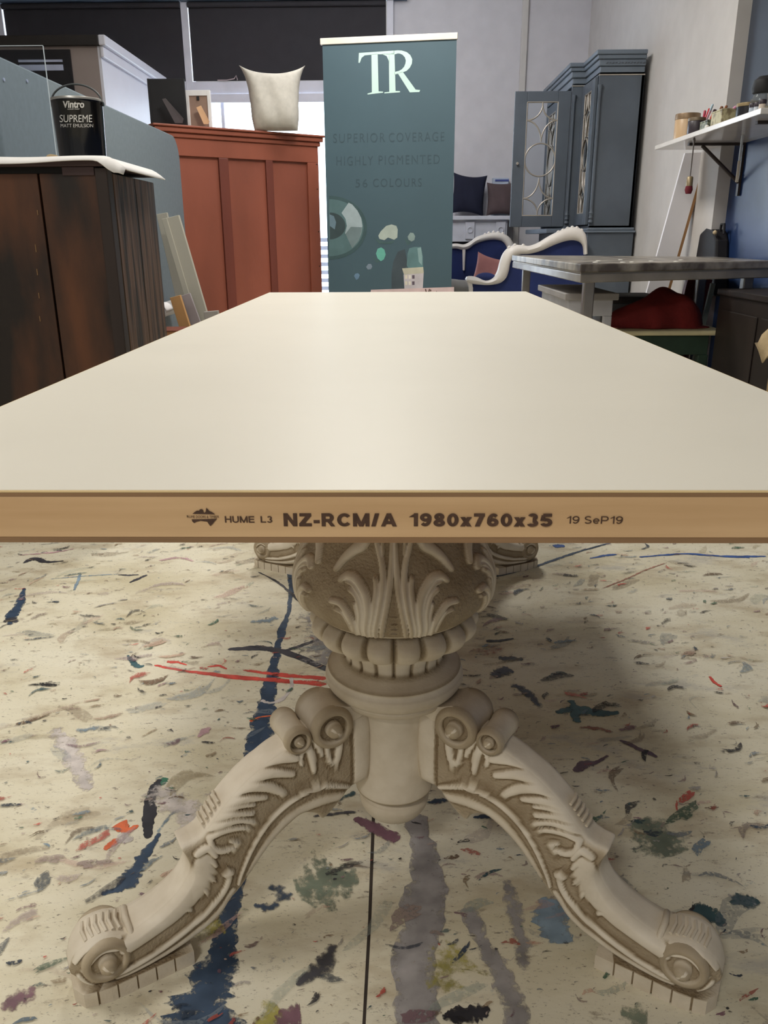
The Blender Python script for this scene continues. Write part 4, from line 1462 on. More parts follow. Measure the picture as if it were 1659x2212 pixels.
# clear acrylic sheet in front of the tin
a, c_ = atY(118, 308, 2.06), atY(86, 99, 2.06)
M_acr = mat('clear_acrylic', (235, 240, 245), .04, trans=1., ior=1.12, var=0)
zb = ZC+.010
t = thing('acrylic_sheet', 'clear acrylic sheet standing on the cabinet in front of the paint tin', 'sheet', (-1.2, 2.06, zb))
MB().box((-1.36, 2.060, zb), (a[0], 2.0625, c_[2])).build('clear_pane', M_acr, t)
MB().box((a[0], 2.0595, zb), (a[0]+.0016, 2.063, c_[2])).build('polished_edge', mat('acrylic_edge', (196, 208, 218), .2), t)
MB().box((-1.36, 2.0595, c_[2]), (a[0], 2.063, c_[2]+.0016)).build('polished_edge', mat('acrylic_edge', (196, 208, 218)), t)
mb = MB()
p = atY(112, 310, 2.045)
mb.prism([(p[0]-.018, 2.035, zb), (p[0]+.012, 2.035, zb), (p[0]+.009, 2.035, zb+.006), (p[0]-.006, 2.035, zb+.008), (p[0]-.015, 2.035, zb+.005)], (0, .02, 0))
tag(mb.build('wooden_wedge', mat('wedge_tan', (178, 156, 120), .8), bevel=.001), 'tiny tan wooden wedge at the foot of the acrylic sheet', 'wedge')

# ------------------------------------------------------------------ timber leaning against the partition
M_prim = mat('primed_timber', (176, 172, 160), .7, var=.03, stretch=(1, 1, .1))
M_prim2 = mat('primed_timber_grey', (156, 152, 148), .7, var=.03, stretch=(1, 1, .1))
M_tanw = mat('raw_tan_timber', (188, 144, 94), .7, var=.06, stretch=(1, 1, .15))


def lean(name, label, cat, top_px, bot_px, Y, w_, d_, m, group=None, ztop=None, extra=None):
    """board standing on the floor and leaning: axis through two pixels at depth Y"""
    p1, p2 = Vector(atY(*top_px, Y)), Vector(atY(*bot_px, Y))
    ax = (p1-p2).normalized()
    base = p1-ax*(p1.z/ax.z)
    ln = (p1-base).length
    ex = Vector((0, 1, 0)).cross(ax).normalized()
    M = Matrix.Translation(base) @ Matrix((( ex.x, 0, ax.x), (ex.y, 1, ax.y), (ex.z, 0, ax.z))).to_4x4()
    lift = w_/2*abs(ex.z)+.0005
    mb = MB()
    mb.box((-w_/2, -d_/2, lift/max(.3, ax.z)), (w_/2, d_/2, ln), M=M)
    if extra:
        extra(mb, M, ln, w_, d_)
    o = mb.build(name, m, bevel=.002)
    if label:
        tag(o, label, cat, group)
    return o


def moulded(mb, M, ln, w_, d_):
    mb.box((-w_*.50, -d_/2-.008, .03), (-w_*.18, -d_/2, ln), M=M)


lean('timber_board', 'wide grey-primed timber board leaning at the wardrobe, front of the pair', 'board', (369, 469), (434, 690), 4.30, .098, .03, M_prim, 'leaning timber', extra=moulded)
lean('timber_board', 'narrow pale primed board leaning against the partition, behind the wide one', 'board', (350, 461), (398, 668), 4.42, .062, .025, M_prim, 'leaning timber')
lean('timber_board', 'short raw tan timber piece leaning below the pale boards', 'board', (379, 640), (402, 712), 4.16, .060, .03, M_tanw, 'leaning timber')
lean('timber_board', 'short smooth lilac-grey board between the tan piece and the wide board', 'board', (400, 636), (428, 712), 4.22, .060, .02, mat('lilac_grey_board', (160, 152, 156), .6), 'leaning timber')
lean('timber_board', 'short grey timber offcut at the wardrobe foot, nearest the table edge', 'board', (456, 672), (462, 712), 4.10, .080, .035, M_prim2, 'leaning timber')
p = atY(372, 712, 3.95)
t = thing('carton', 'small brown carton on the floor between the dark cabinet and the boards', 'box', (-1.19, 3.95, 0))
x0, x1, zt = atY(344, 715, 3.9)[0], atY(420, 715, 3.9)[0], atY(360, 714, 3.9)[2]
MB().box((x0, 3.86, 0), (x1, 4.06, zt)).build('box_body', mat('carton_brown', (160, 112, 74), .8), t, bevel=.002)
MB().box((x0-.002, 3.855, zt), (x1+.002, 4.065, zt+.004)).build('box_lid', mat('carton_red', (118, 66, 52), .7), t)
# curled paper roll, end on
p = Vector(atX(358, 668, XP+.05))
mb = MB()
G = []
for k in range(30):
    a = 2.4*math.pi*k/29
    rr = .043-.010*k/29
    G.append([(p.x+rr*math.cos(a)+.004, p.y-.16, p.z+rr*math.sin(a)), (p.x+rr*math.cos(a)+.004, p.y+.25, p.z+rr*math.sin(a))])
mb.grid(G)
o = mb.build('paper_roll', mat('paper_white', (232, 230, 232), .8), smooth=60, solid=.0012)
tag(o, 'curled white paper roll poking out between dark cabinet and boards', 'paper')

# ------------------------------------------------------------------ right: display cabinet
M_cab = mat('cabinet_slate_grey', (84, 92, 102), .5, var=.07, scale=4)
M_cabl = mat('cabinet_slate_light', (104, 114, 126), .45, var=.05, scale=4)
M_silver = mat('silver_leaf', (176, 168, 158), .35, metal=.55, var=.05)
M_mirror = mat('cabinet_glass', (236, 242, 246), .03, trans=1., ior=1.05, var=0)
M_inside = mat('cabinet_inside', (58, 62, 74), .7)
cab = thing('display_cabinet', 'tall slate-grey display cabinet with an open glazed door, against the right wall', 'cabinet', (1.5, 6.3, 0))
XF, XC, XW = 1.358, 1.262, 1.66
YN, YM, YE = 5.60, 6.02, 7.06
b = MB()
b.box((XF, YN, .96), (XW, YN+.02, 1.95))
b.box((XW-.02, YN, .96), (XW, YE, 1.95))
b.box((XF, YM-.02, .96), (XW, YM, 1.95))
b.box((XC, YM, .96), (XW, YM+.02, 1.95))
b.box((XC, YE-.02, .96), (XW, YE, 1.95))
b.box((XF, YN, 1.93), (XW, YE, 1.95))
b.box((XF, YN, .96), (XW, YE, .98))
b.build('carcass', M_cab, cab, bevel=.002)
MB().box((XF+.02, YN+.02, 1.40), (XW-.02, YE-.02, 1.415)).build('shelf', M_inside, cab)
b = MB()
for (xa, y0, y1, dx) in ((XF, YN, YM, .0), (XC, YM, YE, .0)):
    for k, (z0, z1, o_) in enumerate(((1.935, 1.985, .0), (1.985, 2.025, .012), (2.025, 2.050, .024), (2.050, 2.078, .034))):
        b.box((xa-o_, y0-o_ if True else y0, z0), (XW, y1+(o_ if y1 == YE else 0), z1))
b.build('cornice', M_cabl, cab, bevel=.006)
MB().box((XF-.004, YN-.004, 1.930), (XW+.002, YN+.002, 1.937)).build('silver_line', M_silver, cab)
MB().box((XC-.004, YM-.004, 1.930), (XF, YM+.002, 1.937)).build('silver_line', M_silver, cab)
mb = MB()
for k in range(13):
    x = XF+.035+k*.0205
    mb.tube([(x, YN-.013, 1.998+.003*(k % 2)), (x+.012, YN-.015, 2.006-.003*(k % 2))], .0035, 6)
mb.build('carved_frieze', M_cab, cab)
# base below the waist
b = MB()
b.box((XF-.005, YN-.005, .06), (XW+.02, YE, .93))
b.box((XC-.01, YM, .06), (XW, YE, .93))
b.build('base', M_cab, cab, bevel=.004)
b = MB()
b.box((XF-.02, YN-.02, .93), (XW+.03, YE, .945))
b.box((XF-.01, YN-.01, .945), (XW+.02, YE, .965))
b.box((XC-.13, YM, .93), (XF, YE, .965))
b.build('waist_moulding', M_cabl, cab, bevel=.006)
MB().box((XF, YN, 0), (XW, YE, .06)).build('plinth', M_cab, cab)
# turned half columns
for (x, y) in ((XF+.008, YN-.010), (XC+.018, YM-.006)):
    pr = [(.016, 1.0), (.016, 1.012), (.011, 1.018), (.017, 1.032), (.012, 1.046), (.018, 1.062), (.012, 1.075), (.0115, 1.10), (.011, 1.5), (.0105, 1.83), (.014, 1.838), (.012, 1.85), (.017, 1.862), (.017, 1.872)]
    MB().lathe(pr, 16, Matrix.Translation((x, y, 0))).build('half_column', M_cab, cab, smooth=40)


def glazed_door(parent, x0, x1, z0, z1, M):
    """door in its own plane (x along the width, z up), y thickness"""
    d = MB()
    fw = .09
    for q in (((x0, -.011, z0), (x0+fw, .011, z1)), ((x1-fw, -.011, z0), (x1, .011, z1)), ((x0+fw, -.011, z1-.07), (x1-fw, .011, z1)), ((x0+fw, -.011, z0), (x1-fw, .011, z0+.08))):
        d.box(*q, M=M)
    door = d.build('door', M_cab, parent, bevel=.003)
    gx0, gx1, gz0, gz1 = x0+fw, x1-fw, z0+.08, z1-.07
    MB().box((gx0, -.002, gz0), (gx1, .002, gz1), M=M).build('pane', M_mirror, door)
    mb = MB()
    gw, gh = gx1-gx0, gz1-gz0
    cx = (gx0+gx1)/2
    tr = lambda pts, r=.0055: mb.tube([M @ Vector((a, -.006, b_)) for a, b_ in pts], r, 8)
    for q in ([(gx0, gz0), (gx0, gz1)], [(gx1, gz0), (gx1, gz1)], [(gx0, gz0), (gx1, gz0)], [(gx0, gz1), (gx1, gz1)]):
        tr(q, .006)
    cz = (gz0+gz1)/2
    rr = gw*.5
    tr([(cx+rr*math.cos(2*math.pi*k/32), cz+rr*math.sin(2*math.pi*k/32)) for k in range(33)])
    for s_ in (-1, 1):
        z1_ = cz+s_*rr
        ze = gz1 if s_ > 0 else gz0
        zm = z1_+(ze-z1_)*.56          # waist of the star
        for sx in (-1, 1):
            for za, zb_ in ((z1_+(ze-z1_)*.04, zm), (z1_+(ze-z1_)*.94, zm)):
                P_ = []
                for k in range(9):
                    a = R(90*k/8)
                    P_.append((cx+sx*(gw/2)*(1-math.cos(a)), zb_+(za-zb_)*(1-math.sin(a))))
                tr(P_)
        tr([(cx, ze), (cx, z1_+(ze-z1_)*.92)])
    mb.build('glazing_bars', M_silver, door, smooth=60)
    return door


YD = YM-.004
door = glazed_door(cab, 0, .405, .977, 1.902, Matrix.Translation((XC-.003-.405, YD+.012, 0)))
p = M_ = None
MB().lathe([(.004, 0), (.005, .006), (.011, .014), (.009, .02)], 14, Matrix.Translation((XC-.003-.370, YD+.001, 1.42)) @ Matrix.Rotation(R(90), 4, 'X')).build('knob', M_silver, door, smooth=50)
Mn = Matrix.Translation((XF-.012, 0, 0)) @ Matrix(((0, 1, 0, 0), (1, 0, 0, 0), (0, 0, 1, 0), (0, 0, 0, 1)))
glazed_door(cab, YN+.02, YM-.015, .985, 1.925, Mn)
Mn = Matrix.Translation((XC+.012, 0, 0)) @ Matrix(((0, 1, 0, 0), (1, 0, 0, 0), (0, 0, 1, 0), (0, 0, 0, 1)))
glazed_door(cab, YM+.53, YE-.02, .985, 1.925, Mn)

# ------------------------------------------------------------------ mantelpiece and what stands on it
M_man = mat('mantel_grey_white', (196, 198, 208), .6, var=.05)
man = thing('mantelpiece', 'carved grey-white mantelpiece against the back wall, right of the banner', 'mantelpiece', (.75, 7.45, 0))
zt = atY(1040, 466, 7.26)[2]
MB().box((.30, 7.26, zt-.035), (1.04, YB-.002, zt)).build('mantel_shelf', M_man, man, bevel=.006)
MB().box((.34, 7.31, zt-.22), (1.0, YB-.002, zt-.035)).build('frieze', M_man, man)
for x0 in (.36, .62, .90):
    MB().box((x0, 7.29, zt-.20), (x0+.085, 7.31, zt-.05)).build('corbel', M_man, man, bevel=.004)
    mb = MB()
    mb.tube([(x0+.0425+.024*math.cos(k*.5), 7.286, zt-.12+.024*math.sin(k*.5)) for k in range(14)], .006, 6)
    mb.build('carved_rosette', M_man, man)
for x0 in (.34, .90):
    MB().box((x0, 7.32, 0), (x0+.10, YB-.002, zt-.22)).build('pilaster', M_man, man, bevel=.004)
MB().box((.44, 7.50, 0), (.90, YB-.002, zt-.22)).build('hearth_panel', mat('hearth_dark', (60, 62, 70), .8), man)
M_navyc = mat('cushion_navy', (22, 26, 48), .85, bump=.1, bscale=200)
cushion('scatter_cushion', 'dark navy cushion leaning on the mantelpiece, beside the banner', .31, .36, .13, M_navyc, (.655, 7.47, zt+.188), (R(-8), R(5), 0), (.10, .16))
cushion('scatter_cushion', 'dull brown cushion on the mantelpiece, right of the navy one', .26, .29, .12, mat('cushion_brown', (84, 70, 72), .85, bump=.1, bscale=200), (.950, 7.46, zt+.148), (R(-8), 0, 0), (.10, .12))
t = thing('small_box', 'small white box with a blue lid band on the mantelpiece, behind the brown cushion', 'box', (.95, 7.60, zt))
MB().box((.885, 7.57, zt), (1.03, 7.645, zt+.335)).build('box_body', mat('box_pale', (186, 198, 216), .6), t, bevel=.003)
MB().box((.905, 7.566, zt+.305), (1.032, 7.57, zt+.322)).build('blue_band', mat('band_blue', (70, 84, 150), .6), t)

# ------------------------------------------------------------------ settee with carved white frame
M_set = mat('settee_white', (224, 218, 212), .4, var=.03)
M_navy = mat('velvet_navy', (28, 42, 92), .8, var=.12, scale=6)
st = thing('settee', 'navy velvet settee with a carved white frame, behind the metal workbench', 'settee', (.85, 5.9, 0))
YA, YE2 = 6.36, 5.46


def outline(px, Y):
    return [atY(x, y, Y) for x, y in px]


def ribbon(name, outer, inner, Y, th, m, parent, n=6, **kw):
    a = bez([atY(x, y, Y) for x, y in outer], n)
    b_ = bez([atY(x, y, Y) for x, y in inner], n)
    m_ = 60

    def resample(c):
        c = np.array(c)
        s_ = np.concatenate([[0], np.cumsum(np.linalg.norm(np.diff(c, axis=0), axis=1))])
        return np.stack([np.interp(np.linspace(0, s_[-1], m_), s_, c[:, k]) for k in range(3)], 1)
    a, b_ = resample(a), resample(b_)
    bulge = (a+b_)/2
    A = []
    for k in range(m_):
        f0 = a[k]
        f1 = b_[k]
        md_ = (f0+f1)/2
        A.append([f0+[0, th*.2, 0], f0*.8+f1*.2+[0, -th*.1, 0], md_+[0, -th*.22, 0], f1*.8+f0*.2+[0, -th*.1, 0], f1+[0, th*.2, 0], f1+[0, th, 0], f0+[0, th, 0]])
    mb = MB()
    mb.grid([[tuple(q) for q in r_] for r_ in A], closev=True)
    mb.f.append(tuple(range(6, -1, -1)))
    mb.mi.append(0)
    mb.f.append(tuple((m_-1)*7+k for k in range(7)))
    mb.mi.append(0)
    return mb.build(name, m, parent, smooth=45, **kw)


crestA_o = [(940, 545), (965, 530), (985, 526), (1003, 528), (1018, 521), (1030, 512), (1048, 506), (1068, 502), (1086, 504), (1100, 512), (1108, 523), (1116, 540)]
crestA_i = [(940, 560), (965, 541), (985, 537), (999, 540), (1012, 538), (1026, 528), (1045, 521), (1066, 518), (1084, 521), (1093, 530), (1096, 540), (1098, 556)]
ribbon('back_frame', crestA_o, crestA_i, YA, .05, M_set, st)
mb = MB()
mb.prism(outline([(999, 536), (1006, 536), (1004, 585), (1000, 585)], YA), (0, .05, 0))
mb.build('back_post', M_set, st, bevel=.006)
a = MB()
pts = [atY(x, y, YA+.02) for x, y in [(940, 552), (965, 536), (999, 532), (1018, 530), (1045, 514), (1066, 510), (1088, 512), (1103, 530), (1108, 550)]]
lo = [(p_[0], p_[1], .30) for p_ in pts]
a.prism(pts+lo[::-1], (0, .03, 0))
a.build('back_upholstery', M_navy, st)
x0 = atY(940, 545, YA)[0]
MB().box((x0, 5.62, .26), (1.06, 6.38, .47)).build('seat', M_navy, st, bevel=.03)
# the near end: arm, swept shoulder and second crest
endo = [(1006, 604), (1009, 598), (1020, 597), (1034, 600), (1050, 606), (1066, 600), (1075, 588), (1081, 566), (1088, 548), (1100, 535), (1115, 529), (1132, 530), (1146, 531), (1165, 524), (1190, 509), (1215, 497), (1232, 491), (1248, 491), (1260, 498), (1268, 512), (1270, 548)]
endi = [(1010, 608), (1020, 613), (1034, 615), (1050, 616), (1066, 615), (1082, 611), (1094, 600), (1100, 584), (1103, 568), (1110, 556), (1124, 550), (1140, 549), (1156, 546), (1174, 540), (1196, 530), (1218, 522), (1236, 519), (1250, 521), (1258, 527), (1261, 535), (1262, 550)]
ribbon('end_frame', endo, endi, YE2, .06, M_set, st)
a = MB()
pts = [atY(x, y, YE2+.03) for x, y in [(1022, 608), (1066, 609), (1090, 594), (1098, 560), (1115, 545), (1146, 541), (1190, 524), (1232, 508), (1254, 512), (1262, 540)]]
lo = [(p_[0], p_[1], .24) for p_ in (pts[0], pts[-1])]
a.prism(pts+lo[::-1], (0, .03, 0))
a.build('end_upholstery', M_navy, st)
pp = [atY(x, 599, YE2+.03) for x in (1030, 1068)]
mb = MB()
n = 14
c0 = [(pp[0][0]+pp[1][0])/2, YE2+.04, pp[0][2]-.002]
G = []
for i in range(n+1):
    ph_ = math.pi*i/n
    G.append([(c0[0]+.072*math.cos(ph_), c0[1]+.04*math.sin(ph_)*math.cos(2*math.pi*k/18), c0[2]+.034*math.sin(ph_)*math.sin(2*math.pi*k/18)) for k in range(18)])
mb.grid(G, closev=True)
mb.build('arm_pad', M_navy, st, smooth=180, merge=True)
mb = MB()
q = [atY(x, y, YE2+.01) for x, y in ((1008, 606), (1018, 609), (1022, 622), (1021, 650), (1014, 650), (1013, 622))]
mb.prism(q, (0, .045, 0))
mb.build('arm_post', M_set, st, bevel=.005)
for lx, ly in ((atY(1017, 640, YE2)[0], YE2+.035), (1.20, YE2+.035), (x0+.05, 6.36), (1.0, 6.36), (x0+.05, 5.66)):
    z1_ = .30 if ly < 5.6 else .27
    MB().tube([(lx, ly, z1_+.15 if ly < 5.6 and lx < .6 else z1_), (lx+.012, ly-.01, .16), (lx-.004, ly, .06), (lx+.006, ly-.004, 0)], [.026, .022, .016, .018], 10).build('leg', M_set, st, smooth=60)
# carved crest beads
BEAD = [(.002, -.014), (.012, -.006), (.014, .002), (.009, .010), (.002, .014)]
for Y_, lst in ((YA, [(1048, 507), (1056, 504), (1066, 502), (1076, 503), (1086, 505)]),
                (YE2, [(1206, 502), (1216, 498), (1226, 494), (1236, 492), (1246, 493), (1256, 498), (1100, 535), (1112, 530), (1130, 531)])):
    for (x, y) in lst:
        MB().lathe(BEAD, 10, Matrix.Translation(atY(x, y, Y_+.02))).build('carved_bead', M_set, st, smooth=50)
cushion('scatter_cushion', 'dusty pink cushion propped at the end of the navy settee', .30, .30, .11, mat('cushion_pink', (160, 108, 104), .9, bump=.1, bscale=200), (.715, 5.86, .63), (R(-16), R(12), R(-14)), (.12, .18))
cushion('scatter_cushion', 'grey cushion lying on the settee seat, in front of the pink one', .34, .34, .13, mat('cushion_grey', (150, 146, 142), .9, bump=.1, bscale=200), (.385, 5.74, .536), (R(80), 0, R(8)), (.10, .10))

# ------------------------------------------------------------------ metal workbench
M_zinc = mat('scuffed_zinc', (150, 144, 136), .20, metal=.15, var=.10, scale=7, bump=.08, bscale=9)
M_zinc2 = mat('scuffed_zinc_top', (180, 172, 160), .30, metal=.25, var=.16, scale=9, bump=.06, bscale=20, dark=(104, 96, 90), thr=(.38, .60))
bench = thing('workbench', 'grey metal-topped workbench at the right, beside the settee', 'workbench', (1.2, 3.7, 0))
Q4 = [(.735, 2.90), (1.66, 3.27), (1.68, 4.02), (.70, 4.68)]
ZBt = .80


def slab(name, ins, z0, z1, m, parent, **kw):
    c0 = np.mean(Q4, axis=0)
    q = [c0+(np.array(p_)-c0)*(1-ins) for p_ in Q4]
    mb = MB()
    mb.prism([(p_[0], p_[1], z0) for p_ in q], (0, 0, z1-z0))
    return mb.build(name, m, parent, **kw)


slab('bench_top', 0, ZBt-.034, ZBt, M_zinc2, bench, bevel=.005)
slab('shadow_gap', .015, ZBt-.040, ZBt-.034, mat('zinc_edge', (170, 164, 150), .4, metal=.5), bench)
slab('under_frame', .008, ZBt-.074, ZBt-.040, M_zinc, bench, bevel=.004)
M_steel = mat('leg_steel', (150, 146, 142), .3, metal=.8)
for (x, y) in ((.80, 3.02), (.765, 4.50), (1.58, 3.32), (1.60, 3.95)):
    lg = MB().box((x-.022, y-.022, 0), (x+.022, y+.022, ZBt-.074)).build('leg', M_steel, bench, bevel=.004)
M_pd = mat('paint_drip_white', (226, 224, 216), .5)
for (x, y) in ((.95, 3.08), (1.0, 3.12), (1.12, 3.25), (1.2, 3.16), (.9, 3.3), (1.3, 3.4), (1.05, 3.5), (.84, 3.1)):
    MB().lathe([(.012, 0), (.011, .0016), (.004, .0024)], 10, Matrix.Translation((x, y, ZBt))).build('paint_drip', M_pd, bench)

# below the bench
def under_table(name, label, cat, x0, x1, y0, y1, zt, m, ml):
    t = thing(name, label, cat, ((x0+x1)/2, (y0+y1)/2, 0))
    MB().box((x0, y0, zt-.03), (x1, y1, zt)).build('top', m, t, bevel=.004)
    MB().box((x0+.02, y0+.02, zt-.10), (x1-.02, y1-.02, zt-.03)).build('apron', ml, t, bevel=.003)
    for x in (x0+.02, x1-.055):
        for y in (y0+.02, y1-.055):
            MB().box((x, y, 0), (x+.035, y+.035, zt-.10)).build('leg', ml, t, bevel=.003)
    MB().box((x0+.03, y0+.03, .16), (x1-.03, y1-.03, .18)).build('lower_shelf', ml, t)
    return t


under_table('side_table', 'small white side table with grey top under the near end of the workbench', 'side table', .745, .985, 3.22, 3.95, .665,
            mat('sidetable_top', (150, 146, 144), .5), mat('sidetable_white', (190, 190, 196), .5))
p = atY(1350, 632, 3.75)
t = thing('storage_crate', 'grey crate with a dark lid under the workbench, right of the white side table', 'crate', (1.2, 3.9, 0))
MB().box((1.03, 3.72, 0), (1.34, 4.05, .585)).build('crate_body', mat('crate_grey', (98, 98, 104), .6), t, bevel=.006)
MB().box((1.02, 3.71, .585), (1.35, 4.06, .615)).build('crate_lid', mat('crate_lid_dark', (62, 58, 58), .6), t, bevel=.006)

# green stool with cream seat, red cloth on it
M_grn = mat('old_green_paint', (38, 58, 46), .6, var=.15)
zS = .50
gs = thing('bench_stool', 'green wooden stool with a cream seat, right of the white table', 'stool', (1.25, 3.42, 0))
xa, xb = atZ(1345, 716, zS)[0], atZ(1563, 712, zS)[0]
y0 = 3.23
MB().box((xa, y0, zS-.022), (xb, y0+.42, zS)).build('seat', mat('seat_cream', (206, 196, 158), .5), gs, bevel=.008)
MB().box((xa+.03, y0+.02, zS-.11), (xb-.07, y0+.045, zS-.022)).build('apron', M_grn, gs, bevel=.003)
MB().box((xa+.03, y0+.36, zS-.11), (xb-.07, y0+.385, zS-.022)).build('apron', M_grn, gs, bevel=.003)
for x in (xa+.03, xb-.11):
    for y in (y0+.02, y0+.345):
        MB().box((x, y, 0), (x+.045, y+.04, zS-.11)).build('leg', M_grn, gs, bevel=.003)
MB().box((xa+.075, y0+.03, .14), (xb-.11, y0+.05, .18)).build('stretcher', M_grn, gs)
# crumpled red cloth
n = 40
cx, cy = atZ(1400, 705, zS)[0]+.035, y0+.235
G = []
rng2 = np.random.default_rng(3)
for i in range(n):
    row = []
    for j in range(n):
        a, b_ = -1+2*i/(n-1), -1+2*j/(n-1)
        r_ = max(abs(a), abs(b_))
        rr = math.hypot(a, b_)
        hgt = .145*max(0, 1-rr**2.2)**.62*(1+.12*math.sin(5*a+2*b_)+.10*math.sin(3*b_-6*a+1))*(1.0+.28*a)
        row.append((cx+a*.235*(1-.12*b_*b_)+.012*math.sin(6*b_), cy+b_*.165*(1-.15*a*a)+.01*math.sin(7*a), zS+.002+max(0, hgt)))
    G.append(row)
mb = MB()
mb.grid(G)
o = mb.build('folded_cloth', mat('cloth_red', (126, 36, 34), .85, var=.12, scale=9, bump=.5, bscale=22), smooth=180, solid=-.002)
tag(o, 'crumpled dark red cloth heaped on the cream stool seat', 'cloth')

# leaning things at the right wall
t = thing('leaning_panel', 'tall white board with a brown edge leaning on the right wall behind the workbench', 'board', (1.45, 4.55, 0))
pt = Vector((1.66, 4.45, 1.365))
TL = atY(1480, 331, 4.45)
TRp = atY(1527, 323, 4.45)
BLp = atY(1421, 545, 4.45)
ax_ = (Vector(TL)-Vector(BLp))
ax_ /= ax_.z
bl0 = Vector(TL)-ax_*TL[2]
wv = TRp[0]-TL[0]
mb = MB()
mb.prism([bl0, bl0+Vector((wv, 0, 0)), Vector(TL)+Vector((wv, 0, .005)), Vector(TL)], (0, .022, 0))
mb.build('board_face', mat('board_white', (232, 230, 234), .5, var=.01), t)
mb = MB()
mb.prism([bl0+Vector((wv, 0, 0)), bl0+Vector((wv+.016, 0, 0)), Vector(TL)+Vector((wv+.016, 0, .004)), Vector(TL)+Vector((wv, 0, .004))], (0, .05, 0))
mb.build('board_edge', mat('board_brown', (150, 110, 70), .6), t)
# black bag
t = thing('tool_bag', 'black bag with a pale clasp hanging low on the right wall, behind the workbench', 'bag', (1.70, 4.0, .62))
mb = MB()
pts = [atX(x, y, 1.765) for x, y in ((1538, 505), (1552, 492), (1570, 497), (1575, 520), (1572, 640), (1530, 640), (1528, 560))]
mb.prism(pts, (-.07, 0, 0))
mb.build('bag_body', mat('bag_black', (26, 24, 28), .7), t, bevel=.012)
p_ = atX(1560, 497, 1.73)
mb = MB()
mb.tube([(p_[0], p_[1]+.03, p_[2]-.02), (p_[0], p_[1]+.02, p_[2]+.03), (p_[0], p_[1]-.02, p_[2]+.03), (p_[0], p_[1]-.03, p_[2]-.02)], .007, 8)
mb.build('bag_handle', mat('bag_black', (26, 24, 28)), t, smooth=60)
MB().lathe([(.001, -.012), (.011, -.006), (.012, .004), (.002, .012)], 12, Matrix.Translation((1.69, p_[1]-.01, p_[2]-.012))).build('clasp', mat('clasp_cream', (196, 176, 140), .5), t, smooth=60)
lean('red_panel', 'dark red padded panel leaning behind the red cloth', 'panel', (1511, 600), (1487, 690), 4.02, .13, .04, mat('leather_dark_red', (104, 30, 34), .6))
lean('timber_batten', 'thin grey batten leaning at the right, behind the cream stool seat', 'batten', (1540, 612), (1519, 700), 3.62, .022, .02, mat('batten_grey', (130, 140, 136), .6))
# dark chest
t = thing('dark_chest', 'almost black wooden chest against the right wall, under the workbench end', 'chest', (1.62, 2.85, 0))
MB().box((1.42, 2.35, .04), (1.76, 3.20, .66)).build('chest_body', mat('chest_black', (34, 27, 24), .55, var=.2, stretch=(1, 1, .3)), t, bevel=.004)
MB().box((1.41, 2.34, .66), (1.765, 3.21, .685)).build('chest_lid', mat('chest_black', (34, 27, 24)), t, bevel=.004)
for y in (2.38, 2.78):
    MB().box((1.412, y, .08), (1.42, y+.36, .60)).build('door_panel', mat('chest_black', (34, 27, 24)), t, bevel=.004)
for x in (1.44, 1.70):
    for y in (2.37, 3.13):
        MB().box((x, y, 0), (x+.05, y+.05, .04)).build('foot', M_dk, t)
# canvas stool cut by the right edge of the picture
t = thing('canvas_stool', 'wooden stool draped in beige canvas at the right picture edge', 'stool', (1.365, 2.1, 0))
mb = MB()
n = 26
G = []
for i in range(n):
    row = []
    for j in range(n):
        a, b_ = -1+2*i/(n-1), -1+2*j/(n-1)
        r_ = max(abs(a), abs(b_))
        zz_ = .64-.012*math.sin(5*a)*math.cos(4*b_)
        if r_ > .72:
            zz_ -= (r_-.72)/.28*(.115+.03*math.sin(9*a+7*b_))
        row.append((1.375+a*.165+.004*math.sin(11*b_), 2.12+b_*.165, zz_))
    G.append(row)
mb.grid(G)
mb.build('canvas_cover', mat('canvas_beige', (176, 156, 122), .9, var=.08, bump=.3, bscale=60), t, smooth=60, solid=-.003)
MB().box((1.24, 1.98, .575), (1.51, 2.26, .615)).build('seat', M_tanw, t)
for x in (1.255, 1.475):
    for y in (1.995, 2.225):
        MB().tube([(x, y, .575), (x, y, 0)], [.015, .012], 10).build('leg', mat('stool_leg', (150, 128, 96), .6), t, smooth=60)

# ------------------------------------------------------------------ wall shelf and what stands on it
M_shelf = mat('shelf_white', (226, 222, 218), .14, var=.02)
sh = thing('wall_shelf', 'white shelf on the right wall, crowded with tins and pens', 'shelf', (1.58, 3.7, 1.354))
XS = 1.412
ZSH = 1.374
MB().box((XS, 3.0, 1.352), (1.699, 4.36, ZSH)).build('shelf_board', M_shelf, sh, bevel=.002)
MB().box((1.699, 3.0, 1.352), (1.768, 4.155, ZSH)).build('shelf_back_edge', M_shelf, sh)
for yb in (4.02, 3.2):
    bk = MB()
    bk.box((XS+.07, yb-.012, 1.340), (1.768, yb+.012, 1.352))
    bk.box((1.756, yb-.012, 1.10), (1.768, yb+.012, 1.340))
    bk.tube([(XS+.14, yb, 1.340), (1.758, yb, 1.165)], .009, 8)
    bk.build('shelf_bracket', mat('bracket_dark', (58, 50, 46), .5), sh)


def shelf_pt(x, y, X):
    p_ = atX(x, y, X)
    return p_[0], p_[1], ZSH


